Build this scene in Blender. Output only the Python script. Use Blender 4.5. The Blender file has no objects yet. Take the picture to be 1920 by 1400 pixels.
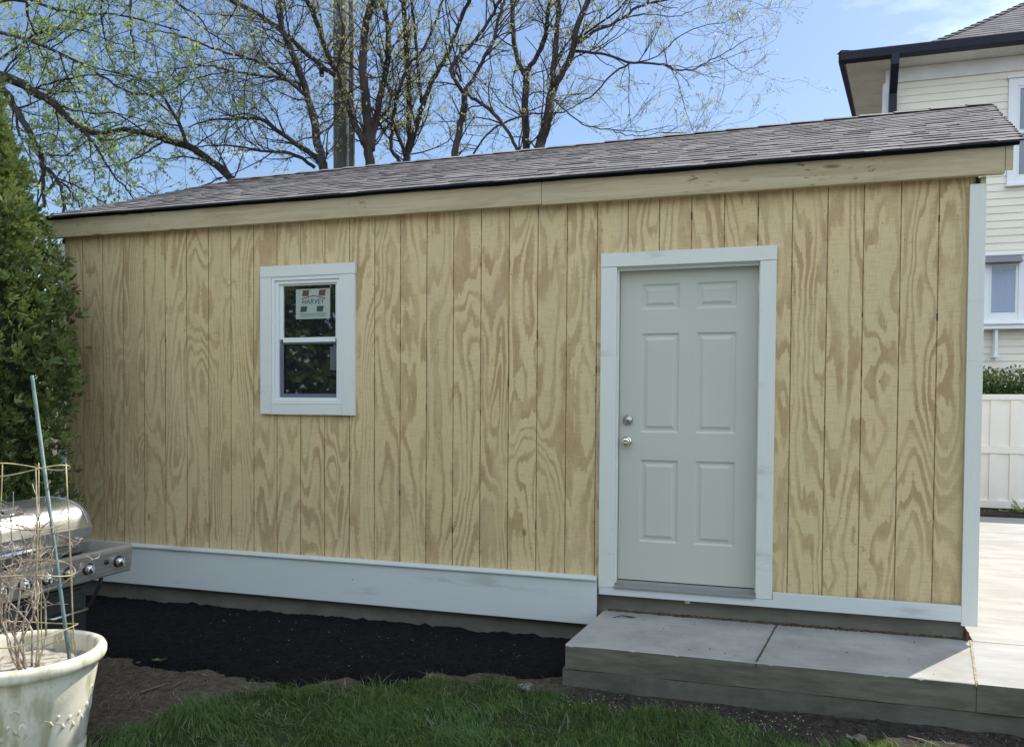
import bpy, math, random
import numpy as np
from mathutils import Vector, Matrix
random.seed(7); rng = np.random.default_rng(11)
S = bpy.context.scene
COL = S.collection
R = math.radians

# ------------------------------------------------------------------ camera
CAM = np.array([5.30034, -5.24983, 1.17447])
RV = np.array([0.95569796, 0.29426936, 0.00685163])
UP = np.array([-0.01371372, 0.02126194, 0.99967988])
FW = np.array([-0.29402948, 0.95548599, -0.02435552])
cd = bpy.data.cameras.new('camera'); cam = bpy.data.objects.new('camera', cd); COL.objects.link(cam)
m = Matrix(((RV[0], UP[0], -FW[0], CAM[0]), (RV[1], UP[1], -FW[1], CAM[1]), (RV[2], UP[2], -FW[2], CAM[2]), (0, 0, 0, 1)))
cam.matrix_world = m
cd.sensor_fit = 'HORIZONTAL'; cd.sensor_width = 36; cd.lens = 28.125; cd.shift_y = 0.0482; cd.clip_start = .05; cd.clip_end = 900
S.camera = cam

def at(u, v, **k):
    """real point seen at photo pixel (u, v) on plane x=, y=, z= or at depth D="""
    d = FW + (u-960)/1500*RV - (v-792.571)/1500*UP
    if 'D' in k: return CAM + k['D']*d
    for i, a in enumerate('xyz'):
        if a in k: return CAM + (k[a]-CAM[i])/d[i]*d

# ------------------------------------------------------------------ light
SUN_EL = R(47.6); sx, sy = .538*math.cos(SUN_EL), .843*math.cos(SUN_EL); sz = math.sin(SUN_EL)
sun_az = math.atan2(.538, .843)      # clockwise from +Y
W = bpy.data.worlds.new('World'); S.world = W; W.use_nodes = True
nt = W.node_tree; N = nt.nodes; L = nt.links
bg = N['Background']; sky = N.new('ShaderNodeTexSky'); sky.sky_type = 'NISHITA'; sky.sun_disc = False
sky.sun_elevation = SUN_EL; sky.sun_rotation = sun_az; sky.altitude = 200; sky.air_density = 1.0; sky.dust_density = .7; sky.ozone_density = 3.0
tc = N.new('ShaderNodeTexCoord'); mp = N.new('ShaderNodeMapping'); mp.inputs['Scale'].default_value = (1.0, 1.0, 3.0)
no = N.new('ShaderNodeTexNoise'); no.inputs['Scale'].default_value = 2.6; no.inputs['Detail'].default_value = 7; no.inputs['Roughness'].default_value = .6
sp_ = N.new('ShaderNodeSeparateXYZ'); mr = N.new('ShaderNodeMapRange'); mr.interpolation_type = 'SMOOTHSTEP'      # extra unseen cloud added behind the camera to brighten and whiten the shade
mr.inputs[1].default_value = .15; mr.inputs[2].default_value = -.55; mr.inputs[3].default_value = -.12; mr.inputs[4].default_value = .24
ad = N.new('ShaderNodeMath'); ad.operation = 'ADD'; mr2 = N.new('ShaderNodeMapRange'); mr2.interpolation_type = 'SMOOTHSTEP'; mr2.inputs[1].default_value = -.10; mr2.inputs[2].default_value = .12; mr2.inputs[4].default_value = .20; ad2 = N.new('ShaderNodeMath'); ad2.operation = 'ADD'
cr = N.new('ShaderNodeValToRGB'); cr.color_ramp.elements[0].position = .53; cr.color_ramp.elements[1].position = .76
mx = N.new('ShaderNodeMixRGB'); mx.inputs[2].default_value = (7.6, 8.9, 10.6, 1)
L.new(tc.outputs['Generated'], mp.inputs['Vector']); L.new(mp.outputs[0], no.inputs['Vector']); L.new(tc.outputs['Generated'], sp_.inputs[0]); L.new(sp_.outputs[1], mr.inputs[0])
L.new(sp_.outputs[0], mr2.inputs[0]); L.new(no.outputs[0], ad2.inputs[0]); L.new(mr2.outputs[0], ad2.inputs[1]); L.new(ad2.outputs[0], ad.inputs[0]); L.new(mr.outputs[0], ad.inputs[1]); L.new(ad.outputs[0], cr.inputs[0])
L.new(cr.outputs[0], mx.inputs[0]); L.new(sky.outputs[0], mx.inputs[1]); L.new(mx.outputs[0], bg.inputs[0])
bg.inputs[1].default_value = .086
sl = bpy.data.lights.new('sun', 'SUN'); sl.energy = 3.3; sl.angle = R(.55); sl.color = (1, .95, .86)
so = bpy.data.objects.new('sun', sl); COL.objects.link(so)
so.rotation_euler = Vector((sx, sy, sz)).to_track_quat('Z', 'Y').to_euler()
S.view_settings.view_transform = 'Standard'; S.view_settings.look = 'None'; S.view_settings.exposure = .96; S.view_settings.gamma = 1
S.render.engine = 'CYCLES'

# ------------------------------------------------------------------ helpers
class MB:
    def __init__(s): s.v = []; s.f = []; s.m = []; s.n = 0; s.smooth = []
    def add(s, vs, fs, mi=0, smooth=False):
        s.v.append(np.asarray(vs, float).reshape(-1, 3))
        for f in fs: s.f.append(tuple(i+s.n for i in f)); s.m.append(mi); s.smooth.append(smooth)
        s.n += len(vs)
    def box(s, a, b, mi=0):
        x0, y0, z0 = a; x1, y1, z1 = b
        s.add([(x0,y0,z0),(x1,y0,z0),(x1,y1,z0),(x0,y1,z0),(x0,y0,z1),(x1,y0,z1),(x1,y1,z1),(x0,y1,z1)],
              [(0,3,2,1),(4,5,6,7),(0,1,5,4),(1,2,6,5),(2,3,7,6),(3,0,4,7)], mi)
    def prism(s, prof, axis, a, b, mi=0, smooth=False):
        """closed profile of 2-D points extruded along axis 0/1/2 from a to b"""
        n = len(prof); vs = []
        for t in (a, b):
            for p in prof:
                q = [0, 0, 0]; q[axis] = t; o = [i for i in range(3) if i != axis]; q[o[0]] = p[0]; q[o[1]] = p[1]; vs.append(q)
        s.add(vs, [(i, (i+1) % n, n+(i+1) % n, n+i) for i in range(n)], mi, smooth)
        s.add(vs, [tuple(range(n))[::-1], tuple(range(n, 2*n))], mi)
    def tube(s, path, rad, k=6, mi=0, cap=True, smooth=True):
        P = np.asarray(path, float); n = len(P)
        rad = np.broadcast_to(np.asarray(rad, float), (n,))
        T = np.gradient(P, axis=0); T /= np.linalg.norm(T, axis=1)[:, None]+1e-12
        ref = np.array([0, 0, 1.]) if abs(T[0][2]) < .9 else np.array([1., 0, 0])
        A = np.cross(T, ref); A /= np.linalg.norm(A, axis=1)[:, None]+1e-12
        for i in range(1, n):
            a = A[i-1]-T[i]*A[i-1].dot(T[i]); A[i] = a/(np.linalg.norm(a)+1e-12)
        B = np.cross(T, A)
        th = np.arange(k)*2*math.pi/k
        vs = (P[:, None]+rad[:, None, None]*(np.cos(th)[None, :, None]*A[:, None]+np.sin(th)[None, :, None]*B[:, None])).reshape(-1, 3)
        fs = [(i*k+j, i*k+(j+1) % k, (i+1)*k+(j+1) % k, (i+1)*k+j) for i in range(n-1) for j in range(k)]
        if cap: fs += [tuple(range(k))[::-1], tuple((n-1)*k+j for j in range(k))]
        s.add(vs, fs, mi, smooth)
    def lathe(s, prof, c, k=48, mi=0, axis=(0, 0, 1), cap=False):
        """profile (r, h) around c along axis"""
        z = Vector(axis).normalized(); x = z.orthogonal().normalized(); y = z.cross(x)
        vs = []
        for r, h in prof:
            for j in range(k):
                t = 2*math.pi*j/k; p = Vector(c)+z*h+(x*math.cos(t)+y*math.sin(t))*r; vs.append(tuple(p))
        n = len(prof)
        fs = [(i*k+j, i*k+(j+1) % k, (i+1)*k+(j+1) % k, (i+1)*k+j) for i in range(n-1) for j in range(k)]
        if cap: fs += [tuple(range(k))[::-1], tuple((n-1)*k+j for j in range(k))]
        s.add(vs, fs, mi, True)
    def build(s, name, mats, parent=None, bevel=0, attr=None):
        me = bpy.data.meshes.new(name)
        me.from_pydata(np.concatenate(s.v).tolist() if s.v else [], [], s.f)
        if not isinstance(mats, (list, tuple)): mats = [mats]
        for q in mats: me.materials.append(q)
        me.polygons.foreach_set('material_index', s.m); me.polygons.foreach_set('use_smooth', s.smooth)
        if attr is not None:
            at_ = me.attributes.new('tone', 'FLOAT', 'FACE'); at_.data.foreach_set('value', attr)
        me.update()
        o = bpy.data.objects.new(name, me); COL.objects.link(o)
        if parent is not None:
            o.parent = parent; o.matrix_parent_inverse = Matrix.Translation(parent.location).inverted()
        if bevel:
            b = o.modifiers.new('bevel', 'BEVEL'); b.width = bevel; b.segments = 2; b.limit_method = 'ANGLE'; b.angle_limit = R(40)
        return o

def quads(name, c, a, b, mat, parent=None, tone=None, tri=False):
    """one mesh of many leaf-sized faces: centre c, half axes a and b (numpy (n,3))"""
    n = len(c); V = np.empty((n, 4, 3)); V[:, 0] = c-a; V[:, 1] = c-b; V[:, 2] = c+a; V[:, 3] = c+b
    me = bpy.data.meshes.new(name); me.vertices.add(4*n); me.vertices.foreach_set('co', V.reshape(-1))
    me.loops.add(4*n); me.loops.foreach_set('vertex_index', np.arange(4*n, dtype=np.int32))
    me.polygons.add(n); me.polygons.foreach_set('loop_start', np.arange(n, dtype=np.int32)*4)
    if hasattr(me.polygons[0], 'loop_total'):
        try: me.polygons.foreach_set('loop_total', np.full(n, 4, dtype=np.int32))
        except Exception: pass
    me.materials.append(mat)
    if tone is not None:
        t = me.attributes.new('tone', 'FLOAT', 'FACE'); t.data.foreach_set('value', np.asarray(tone, dtype=np.float32))
    me.update(calc_edges=True); me.validate()
    o = bpy.data.objects.new(name, me); COL.objects.link(o)
    if parent is not None:
        o.parent = parent; o.matrix_parent_inverse = Matrix.Translation(parent.location).inverted()
    return o

def thing(name, label, cat, loc=(0, 0, 0), group=None):
    o = bpy.data.objects.new(name, None); COL.objects.link(o); o.location = loc; o.empty_display_size = .1
    return tag(o, label, cat, group)
def tag(o, label=None, cat=None, group=None, kind=None):
    if label: o['label'] = label
    if cat: o['category'] = cat
    if group: o['group'] = group
    if kind: o['kind'] = kind
    return o

def mat(name, col, rough=.7, metal=0, spec=.5, coat=0):
    m = bpy.data.materials.new(name); m.use_nodes = True; b = m.node_tree.nodes['Principled BSDF']
    b.inputs['Base Color'].default_value = (*col, 1); b.inputs['Roughness'].default_value = rough
    b.inputs['Metallic'].default_value = metal; b.inputs['Specular IOR Level'].default_value = spec; b.inputs['Coat Weight'].default_value = coat
    return m
class G:
    """tiny node graph helper"""
    def __init__(s, m): s.m = m; s.t = m.node_tree; s.b = s.t.nodes['Principled BSDF']
    def n(s, typ, **k):
        q = s.t.nodes.new(typ)
        for a, b in k.items(): setattr(q, a, b)
        return q
    def set(s, sock, val):
        if isinstance(val, bpy.types.NodeSocket): s.t.links.new(val, sock)
        else: sock.default_value = val
    def coord(s): return s.n('ShaderNodeTexCoord').outputs['Object']
    def map(s, v, sc=(1, 1, 1), loc=(0, 0, 0)):
        q = s.n('ShaderNodeMapping'); s.set(q.inputs[0], v); s.set(q.inputs['Scale'], sc); s.set(q.inputs['Location'], loc); return q.outputs[0]
    def noise(s, v, sc=1, det=3, ro=.5, dist=0, w=None):
        q = s.n('ShaderNodeTexNoise', noise_dimensions='4D' if w is not None else '3D'); s.set(q.inputs['Vector'], v); s.set(q.inputs['Scale'], sc)
        s.set(q.inputs['Detail'], det); s.set(q.inputs['Roughness'], ro); s.set(q.inputs['Distortion'], dist)
        if w is not None: s.set(q.inputs['W'], w)
        return q.outputs[0]
    def math(s, op, a, b=0, c=0, clamp=False):
        q = s.n('ShaderNodeMath', operation=op, use_clamp=clamp); s.set(q.inputs[0], a); s.set(q.inputs[1], b); s.set(q.inputs[2], c); return q.outputs[0]
    def sm(s, x, a, b):
        q = s.n('ShaderNodeMapRange', interpolation_type='SMOOTHSTEP'); s.set(q.inputs[0], x); s.set(q.inputs[1], a); s.set(q.inputs[2], b); return q.outputs[0]
    def mix(s, f, a, b, bt='MIX'):
        q = s.n('ShaderNodeMix', data_type='RGBA', blend_type=bt); s.set(q.inputs[0], f)
        s.set(q.inputs[6], a if isinstance(a, bpy.types.NodeSocket) else (*a, 1)); s.set(q.inputs[7], b if isinstance(b, bpy.types.NodeSocket) else (*b, 1)); return q.outputs[2]
    def sep(s, v): q = s.n('ShaderNodeSeparateXYZ'); s.set(q.inputs[0], v); return q.outputs
    def comb(s, x, y, z): q = s.n('ShaderNodeCombineXYZ'); s.set(q.inputs[0], x); s.set(q.inputs[1], y); s.set(q.inputs[2], z); return q.outputs[0]
    def attr(s, nm='tone'): return s.n('ShaderNodeAttribute', attribute_name=nm).outputs['Fac']
    def bump(s, h, st=.3, d=.01):
        q = s.n('ShaderNodeBump'); s.set(q.inputs['Strength'], st); s.set(q.inputs['Distance'], d); s.set(q.inputs['Height'], h); s.t.links.new(q.outputs[0], s.b.inputs['Normal'])
    def col(s, c): s.set(s.b.inputs['Base Color'], c if isinstance(c, bpy.types.NodeSocket) else (*c, 1))

def noisy(name, c1, c2, sc=8, rough=.8, det=5, stretch=(1, 1, 1), bump=0, c3=None, sc3=1.2, lo=.35, hi=.65, **k):
    m = mat(name, c1, rough, **k); g = G(m); v = g.map(g.coord(), stretch)
    n = g.noise(v, sc, det, .6); c = g.mix(g.sm(n, lo, hi), c1, c2)
    if c3: c = g.mix(g.sm(g.noise(g.coord(), sc3, 4, .6), .52, .68), c, c3)
    g.col(c)
    if bump: g.bump(n, bump, .01)
    return m

def hnoise(x, y, seed=0):
    xi = np.floor(x).astype(np.int64); yi = np.floor(y).astype(np.int64); fx = x-xi; fy = y-yi
    fx = fx*fx*(3-2*fx); fy = fy*fy*(3-2*fy)
    def h(a, b):
        q = np.sin(a*127.1+b*311.7+seed*74.7)*43758.5453; return q-np.floor(q)
    return (h(xi, yi)*(1-fx)+h(xi+1, yi)*fx)*(1-fy)+(h(xi, yi+1)*(1-fx)+h(xi+1, yi+1)*fx)*fy
def fbm(x, y, oct=4, seed=0):
    s = 0; a = .5; t = 0
    for i in range(oct): s = s+a*hnoise(x*2**i, y*2**i, seed+i*13); t += a; a *= .5
    return s/t
def sstep(x, a, b):
    t = np.clip((x-a)/(b-a), 0, 1); return t*t*(3-2*t)

# ------------------------------------------------------------------ materials
def make_ply():
    m = mat('plywood_siding', (.6, .45, .26), .75, spec=.2); g = G(m); co = g.coord(); X, Y, Z = g.sep(co)[:3]
    k = g.math('FLOOR', g.math('DIVIDE', g.math('ADD', X, .61), 1.2192))          # 4 ft sheet number
    strip = g.math('FLOOR', g.math('DIVIDE', g.math('ADD', X, .0), .2032))
    xs = g.math('ADD', X, g.math('MULTIPLY', k, 3.77)); zs = g.math('ADD', Z, g.math('MULTIPLY', k, 5.31))
    warp = g.noise(g.comb(g.math('MULTIPLY', xs, 2.5), 0, g.math('MULTIPLY', zs, 1.1)), 1, 2, .5)
    base = g.noise(g.comb(g.math('MULTIPLY', xs, 3.1), g.math('MULTIPLY', warp, 1.1), g.math('MULTIPLY', zs, .50)), 1, 1.2, .45, .25)
    lat = g.noise(g.comb(g.math('MULTIPLY', xs, 9), 3.3, g.math('MULTIPLY', zs, .45)), 1, 2, .5)
    fine = g.noise(g.comb(g.math('MULTIPLY', xs, 38), 0, g.math('MULTIPLY', zs, 9)), 1, 3, .65)
    blk = g.noise(g.comb(g.math('MULTIPLY', xs, 14), 5, g.math('MULTIPLY', zs, 42)), 1, 3, .7)
    fld = g.math('ADD', g.math('MULTIPLY', base, 16), g.math('ADD', g.math('MULTIPLY', lat, 2.6), g.math('ADD', g.math('MULTIPLY', fine, .60), g.math('MULTIPLY', blk, .30))))
    ring = g.math('FRACT', fld)
    big = g.noise(g.comb(g.math('MULTIPLY', xs, 3.2), 7, g.math('MULTIPLY', zs, .8)), 1, 3, .55)
    thr = g.math('MULTIPLY', g.math('SUBTRACT', big, .5), 1.5)
    up_ = g.sm(g.math('ADD', g.math('SUBTRACT', ring, .52), thr), -.12, .13); dn = g.math('SUBTRACT', 1, g.sm(ring, .90, .985))
    dk = g.math('MULTIPLY', up_, g.math('MAXIMUM', dn, g.sm(thr, .30, .42)))
    pat = g.noise(g.comb(g.math('MULTIPLY', xs, 5), 11, g.math('MULTIPLY', zs, 1.7)), 1, 4, .65)
    dk = g.math('MULTIPLY', dk, g.math('ADD', .30, g.math('MULTIPLY', g.sm(pat, .35, .64), .62)))
    var = g.noise(g.comb(g.math('MULTIPLY', xs, 1.3), 4, g.math('MULTIPLY', zs, .7)), 1, 2, .5)
    light = g.mix(g.sm(var, .35, .65), (.69, .55, .312), (.71, .555, .305))
    dark = g.mix(g.sm(var, .35, .65), (.46, .32, .17), (.43, .29, .146))
    c = g.mix(dk, light, dark)
    gry = g.noise(g.comb(g.math('MULTIPLY', xs, 7), 17, g.math('MULTIPLY', zs, 2.2)), 1, 4, .6)
    c = g.mix(g.math('MULTIPLY', g.sm(gry, .56, .72), .35), c, (.52, .47, .32))
    wn = g.n('ShaderNodeTexWhiteNoise', noise_dimensions='1D'); g.set(wn.inputs['W'], strip)
    c = g.mix(g.math('MULTIPLY', wn.outputs[0], .10), c, (.30, .19, .09))
    saw = g.noise(g.comb(g.math('MULTIPLY', X, 9), 0, g.math('MULTIPLY', Z, 230)), 1, 2, .5)
    c = g.mix(g.math('MULTIPLY', g.sm(saw, .50, .72), .34), c, (.30, .20, .11))
    fib = g.noise(g.comb(g.math('MULTIPLY', X, 260), 0, g.math('MULTIPLY', Z, 12)), 1, 2, .5)
    c = g.mix(g.math('MULTIPLY', g.sm(fib, .45, .72), .28), c, (.33, .21, .11))
    vo = g.n('ShaderNodeTexVoronoi'); g.set(vo.inputs['Vector'], g.comb(g.math('MULTIPLY', xs, 2.1), 0, g.math('MULTIPLY', zs, 1.1))); vo.inputs['Scale'].default_value = 1
    c = g.mix(g.math('MULTIPLY', g.math('SUBTRACT', 1, g.sm(vo.outputs['Distance'], .012, .05)), .7), c, (.16, .09, .045))
    g.col(c); g.bump(g.math('ADD', saw, fib), .12, .004)
    return m
M_ply = make_ply()
M_groove = noisy('plywood_groove', (.46, .30, .16), (.24, .145, .07), 9, .9, stretch=(3, 3, 2))
M_mark = mat('nail_mark', (.05, .03, .02), .8)

def make_board(name, c1, c2, kn, axis=0):
    m = mat(name, c1, .75, spec=.2); g = G(m); co = g.coord()
    st = (1.2, 14, 14) if axis == 0 else (14, 14, 1.2)
    n = g.noise(g.map(co, st), 1.6, 4, .6, .6); c = g.mix(g.sm(n, .35, .7), c1, c2)
    f = g.noise(g.map(co, tuple(q*9 if q > 2 else q*4 for q in st)), 1, 3, .6); c = g.mix(g.math('MULTIPLY', g.sm(f, .5, .75), .28), c, tuple(q*.6 for q in c2))
    vo = g.n('ShaderNodeTexVoronoi'); g.set(vo.inputs['Vector'], g.map(co, (2.2, 6, 9))); vo.inputs['Scale'].default_value = 1.0
    c = g.mix(g.math('MULTIPLY', g.math('SUBTRACT', 1, g.sm(vo.outputs['Distance'], .05, .14)), .75), c, kn)
    blot = g.noise(g.map(co, (9, 20, 26)), 1.4, 5, .7); msk = g.noise(co, 1.7, 3)
    c = g.mix(g.math('MULTIPLY', g.sm(blot, .57, .66), g.math('MULTIPLY', g.sm(msk, .47, .58), .85)), c, kn)
    g.col(c); g.bump(f, .1, .003); return m
M_fascia = make_board('treated_lumber', (.53, .445, .285), (.42, .345, .205), (.12, .085, .05))
M_gap_shade = mat('gap_shade', (.03, .02, .015), .9)  # near-black colour for the shade in the corner gaps

def make_trim(name, col, axis):
    m = mat(name, col, .55, spec=.35); g = G(m); co = g.coord(); s = (3, 60, 60) if axis == 0 else (60, 60, 3)
    n = g.noise(g.map(co, s), 1, 4, .65, 1.2)
    sp = g.noise(co, 7, 4, .6)
    c = g.mix(g.math('MULTIPLY', g.sm(n, .5, .72), .16), col, tuple(q*.72 for q in col))
    d = g.noise(g.map(co, (1.6, 4, 7)), 1.0, 5, .62)
    c = g.mix(g.math('MULTIPLY', g.sm(d, .58, .72), .34), c, (.28, .26, .22))
    vo = g.n('ShaderNodeTexVoronoi'); g.set(vo.inputs['Vector'], g.map(co, (4.4, 1, 3.6), (.3, .5, .2))); vo.inputs['Scale'].default_value = 1
    c = g.mix(g.math('MULTIPLY', g.math('SUBTRACT', 1, g.sm(vo.outputs['Distance'], .016, .030)), .75), c, (.10, .09, .08))
    g.col(c); g.bump(n, .22, .004); return m
M_trimH = make_trim('primed_trim_horizontal', (.70, .72, .665), 0)
M_trimV = make_trim('primed_trim_vertical', (.70, .72, .665), 2)
M_band = make_trim('primed_band_board', (.63, .67, .66), 0)
M_vinyl = mat('white_vinyl', (.74, .77, .74), .35)
M_door = mat('primed_steel_door', (.42, .47, .44), .5, spec=.35)
g = G(M_door); n_ = g.noise(g.coord(), 1.7, 3, .5); g.col(g.mix(g.sm(n_, .3, .7), (.525, .54, .465), (.55, .56, .485)))
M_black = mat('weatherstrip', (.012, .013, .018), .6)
M_alu = noisy('brushed_aluminium', (.45, .46, .45), (.32, .32, .31), 20, .42, metal=.75, stretch=(2, 40, 40))
M_steel = mat('satin_nickel', (.72, .68, .60), .14, 1)
M_steel_d = mat('nickel_rose', (.42, .41, .38), .22, 1)
M_glass = mat('window_glass', (.012, .014, .018), .015, spec=.9, coat=1.0)  # opaque near-black base stands in for the unlit shed interior
M_screen = noisy('insect_screen', (.035, .042, .07), (.045, .052, .08), 300, .75)
M_scrframe = mat('screen_frame', (.12, .14, .19), .5)
M_paper = mat('sticker_paper', (.36, .41, .36), .6)
M_ink = mat('sticker_ink', (.02, .03, .03), .6)
M_red = mat('sticker_red', (.14, .035, .025), .6)
M_green = mat('sticker_green', (.02, .06, .035), .6)
M_rub = mat('drip_edge', (.007, .008, .016), .8, spec=.15)

def make_concrete(name, c1, c2, st=(1, 1, 1), stain=(.16, .15, .12), amt=.5, brush=None):
    m = mat(name, c1, .85, spec=.25); g = G(m); co = g.coord()
    n = g.noise(g.map(co, st), 3.2, 6, .65); c = g.mix(g.sm(n, .34, .68), c1, c2)
    n2 = g.noise(g.map(co, st, (3, 1, 7)), 1.1, 5, .65); c = g.mix(g.math('MULTIPLY', g.sm(n2, .5, .7), amt), c, stain)
    gr = g.noise(co, 140, 2, .7); c = g.mix(g.math('MULTIPLY', g.sm(gr, .55, .75), .25), c, tuple(q*.5 for q in c1))
    h = gr
    if brush:
        br = g.noise(g.map(co, brush), 1, 3, .6); c = g.mix(g.math('MULTIPLY', g.sm(br, .4, .7), .22), c, tuple(q*.62 for q in c1)); h = g.math('ADD', gr, g.math('MULTIPLY', br, 1.5))
    g.col(c); g.bump(h, .25, .004); return m
M_found = make_concrete('foundation_concrete', (.20, .19, .155), (.145, .14, .115), (1, 1, 2.5))
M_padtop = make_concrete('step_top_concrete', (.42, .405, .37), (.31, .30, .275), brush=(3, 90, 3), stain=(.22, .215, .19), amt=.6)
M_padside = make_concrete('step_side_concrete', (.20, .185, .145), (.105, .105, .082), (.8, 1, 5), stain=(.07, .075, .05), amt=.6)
M_drive = make_concrete('driveway_concrete', (.43, .42, .395), (.34, .33, .31), (.7, 1.9, 1), brush=(2.2, 26, 3), stain=(.26, .25, .235), amt=.7)
M_joint = noisy('joint_dirt', (.05, .035, .022), (.11, .075, .045), 30, .95)

def make_shingle(name, a, b):
    m = mat(name, a, .95, spec=.15); g = G(m); co = g.coord(); t = g.attr()
    c = g.mix(t, a, b); s = g.noise(co, 95, 3, .75)
    c = g.mix(g.math('MULTIPLY', g.sm(s, .42, .68), .55), c, tuple(q*.35 for q in a))
    s2 = g.noise(co, 260, 1, .5); c = g.mix(g.math('MULTIPLY', g.sm(s2, .6, .7), .5), c, (.42, .39, .36))
    g.col(c); g.bump(s, .6, .006); return m
M_shingle = make_shingle('asphalt_shingles', (.13, .123, .123), (.30, .278, .272))
M_shedge = mat('shingle_edge', (.018, .017, .022), .9)
M_shingle2 = make_shingle('house_shingles', (.12, .11, .12), (.20, .185, .19))

M_soil = mat('black_topsoil', (.008, .008, .009), .95, spec=.15)
g = G(M_soil); v = g.coord(); n1 = g.noise(v, 45, 5, .7); c = g.mix(g.sm(n1, .4, .7), (.0045, .0045, .006), (.016, .014, .013))
sp = g.noise(v, 130, 1); c = g.mix(g.sm(sp, .74, .78), c, (.10, .09, .075)); g.col(c); g.bump(n1, .8, .02)
M_ground = mat('lawn_ground', (.07, .06, .04), .95, spec=.15)
g = G(M_ground); v = g.coord(); n1 = g.noise(v, 22, 6, .7); n2 = g.noise(v, 2.1, 4, .6)
c = g.mix(g.sm(n1, .35, .7), (.075, .056, .040), (.17, .135, .10)); lawn = g.attr(); gx = g.sep(v)[0]
c = g.mix(g.math('MULTIPLY', g.sm(g.math('ADD', gx, g.math('MULTIPLY', n2, .5)), 4.2, 4.7), .75), c, g.mix(g.sm(n1, .35, .7), (.018, .016, .015), (.05, .042, .035)))
c = g.mix(lawn, c, g.mix(g.sm(n1, .3, .7), (.018, .035, .010), (.05, .075, .02)))
sp = g.noise(g.map(v, (1, 1.6, 1)), 110, 2, .6); c = g.mix(g.math('MULTIPLY', g.sm(sp, .66, .72), .75), c, (.24, .205, .16)); g.col(c); g.bump(n1, .9, .03)

def leafmat(name, c1, c2, c3, trans=.35, rough=.5, sc=1.3, tm=.4):
    m = mat(name, c1, rough, spec=.35); g = G(m); t = g.attr(); n = g.noise(g.coord(), sc, 3, .6)
    c = g.mix(t, c1, c2); c = g.mix(g.math('MULTIPLY', g.sm(n, .5, .72), .7), c, c3); g.col(c)
    tr = g.n('ShaderNodeBsdfTranslucent'); g.set(tr.inputs[0], g.mix(tm, c, (.50, .60, .14), 'MIX')); ms = g.n('ShaderNodeMixShader'); ms.inputs[0].default_value = trans
    out = g.t.nodes['Material Output']; g.t.links.new(g.b.outputs[0], ms.inputs[1]); g.t.links.new(tr.outputs[0], ms.inputs[2]); g.t.links.new(ms.outputs[0], out.inputs[0])
    return m
M_blade = leafmat('grass_blades', (.045, .11, .033), (.155, .25, .068), (.13, .16, .06), .3)
M_leafA = leafmat('fresh_green_leaves', (.20, .32, .12), (.34, .44, .20), (.20, .27, .11), .55, tm=.6)
M_leafB = leafmat('budding_yellow_leaves', (.38, .38, .19), (.48, .45, .23), (.34, .28, .17), .5, tm=.5)
M_leafC = leafmat('young_green_leaves', (.32, .40, .18), (.42, .46, .22), (.30, .30, .14), .55, tm=.6)
M_arb = leafmat('arborvitae_foliage', (.05, .095, .028), (.23, .29, .09), (.10, .145, .045), .16, .55, 3)
M_hedge = leafmat('hedge_foliage', (.02, .05, .012), (.05, .10, .02), (.03, .07, .02), .15)
M_bark = noisy('grey_brown_bark', (.060, .044, .040), (.030, .023, .023), 6, .9, stretch=(4, 4, 1), bump=.4)
M_vine = noisy('dry_vine', (.50, .43, .34), (.20, .15, .12), 20, .85)
M_pole = noisy('weathered_pole', (.15, .155, .14), (.085, .088, .08), 7, .85, stretch=(6, 6, .5))
M_conduit = mat('grey_conduit', (.10, .11, .12), .7)
M_pot = mat('stained_cream_resin', (.60, .55, .45), .6, spec=.3)
g = G(M_pot); v = g.coord(); n1 = g.noise(v, 5, 6, .7); n2 = g.noise(g.map(v, (5, 5, 1.2)), 2.2, 4, .6)
c = g.mix(g.math('MULTIPLY', g.sm(n1, .45, .7), .55), (.76, .72, .60), (.50, .46, .34)); c = g.mix(g.math('MULTIPLY', g.sm(n2, .47, .64), .7), c, (.36, .34, .20)); n3 = g.noise(v, 22, 4, .7); c = g.mix(g.math('MULTIPLY', g.sm(n3, .6, .7), .5), c, (.25, .22, .15)); g.col(c); g.bump(n1, .2, .01)
M_potsoil = noisy('dry_pot_soil', (.46, .44, .38), (.22, .19, .15), 25, .95, bump=.6)
M_cage = noisy('yellow_cage_wire', (.50, .43, .22), (.26, .20, .11), 12, .6)
M_stake = noisy('green_stake', (.13, .20, .18), (.075, .13, .12), 14, .5)
M_inox = mat('stainless_steel', (.60, .60, .58), .28, 1)
g = G(M_inox); n_ = g.noise(g.map(g.coord(), (60, 2, 60)), 2, 3, .6); q = g.n('ShaderNodeMapRange'); g.set(q.inputs[0], n_); q.inputs[3].default_value = .20; q.inputs[4].default_value = .40; g.set(g.b.inputs['Roughness'], q.outputs[0])
sm_ = g.noise(g.coord(), 6, 5, .65); g.col(g.mix(g.sm(sm_, .4, .7), (.62, .62, .60), (.40, .40, .38)))
M_inox_d = noisy('dark_cabinet_steel', (.13, .14, .145), (.085, .09, .095), 5, .38, metal=.85, stretch=(40, 2, 40))
M_panel = noisy('brushed_panel', (.50, .48, .43), (.36, .35, .32), 3, .36, metal=.55, stretch=(40, 2, 40))
M_chrome = mat('chrome_knob', (.75, .76, .78), .09, 1)
M_blk = mat('black_plastic', (.015, .015, .017), .45)
M_sidingH = mat('cream_vinyl_siding', (.60, .565, .44), .55)
g = G(M_sidingH); n_ = g.noise(g.map(g.coord(), (1, 1, 4)), 1.5, 4); g.col(g.mix(g.sm(n_, .35, .7), (.85, .80, .66), (.80, .755, .62)))
M_whiteP = mat('house_white_trim', (.82, .83, .84), .5)
M_soffit = noisy('house_soffit', (.78, .78, .74), (.70, .70, .66), 3, .6)
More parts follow.
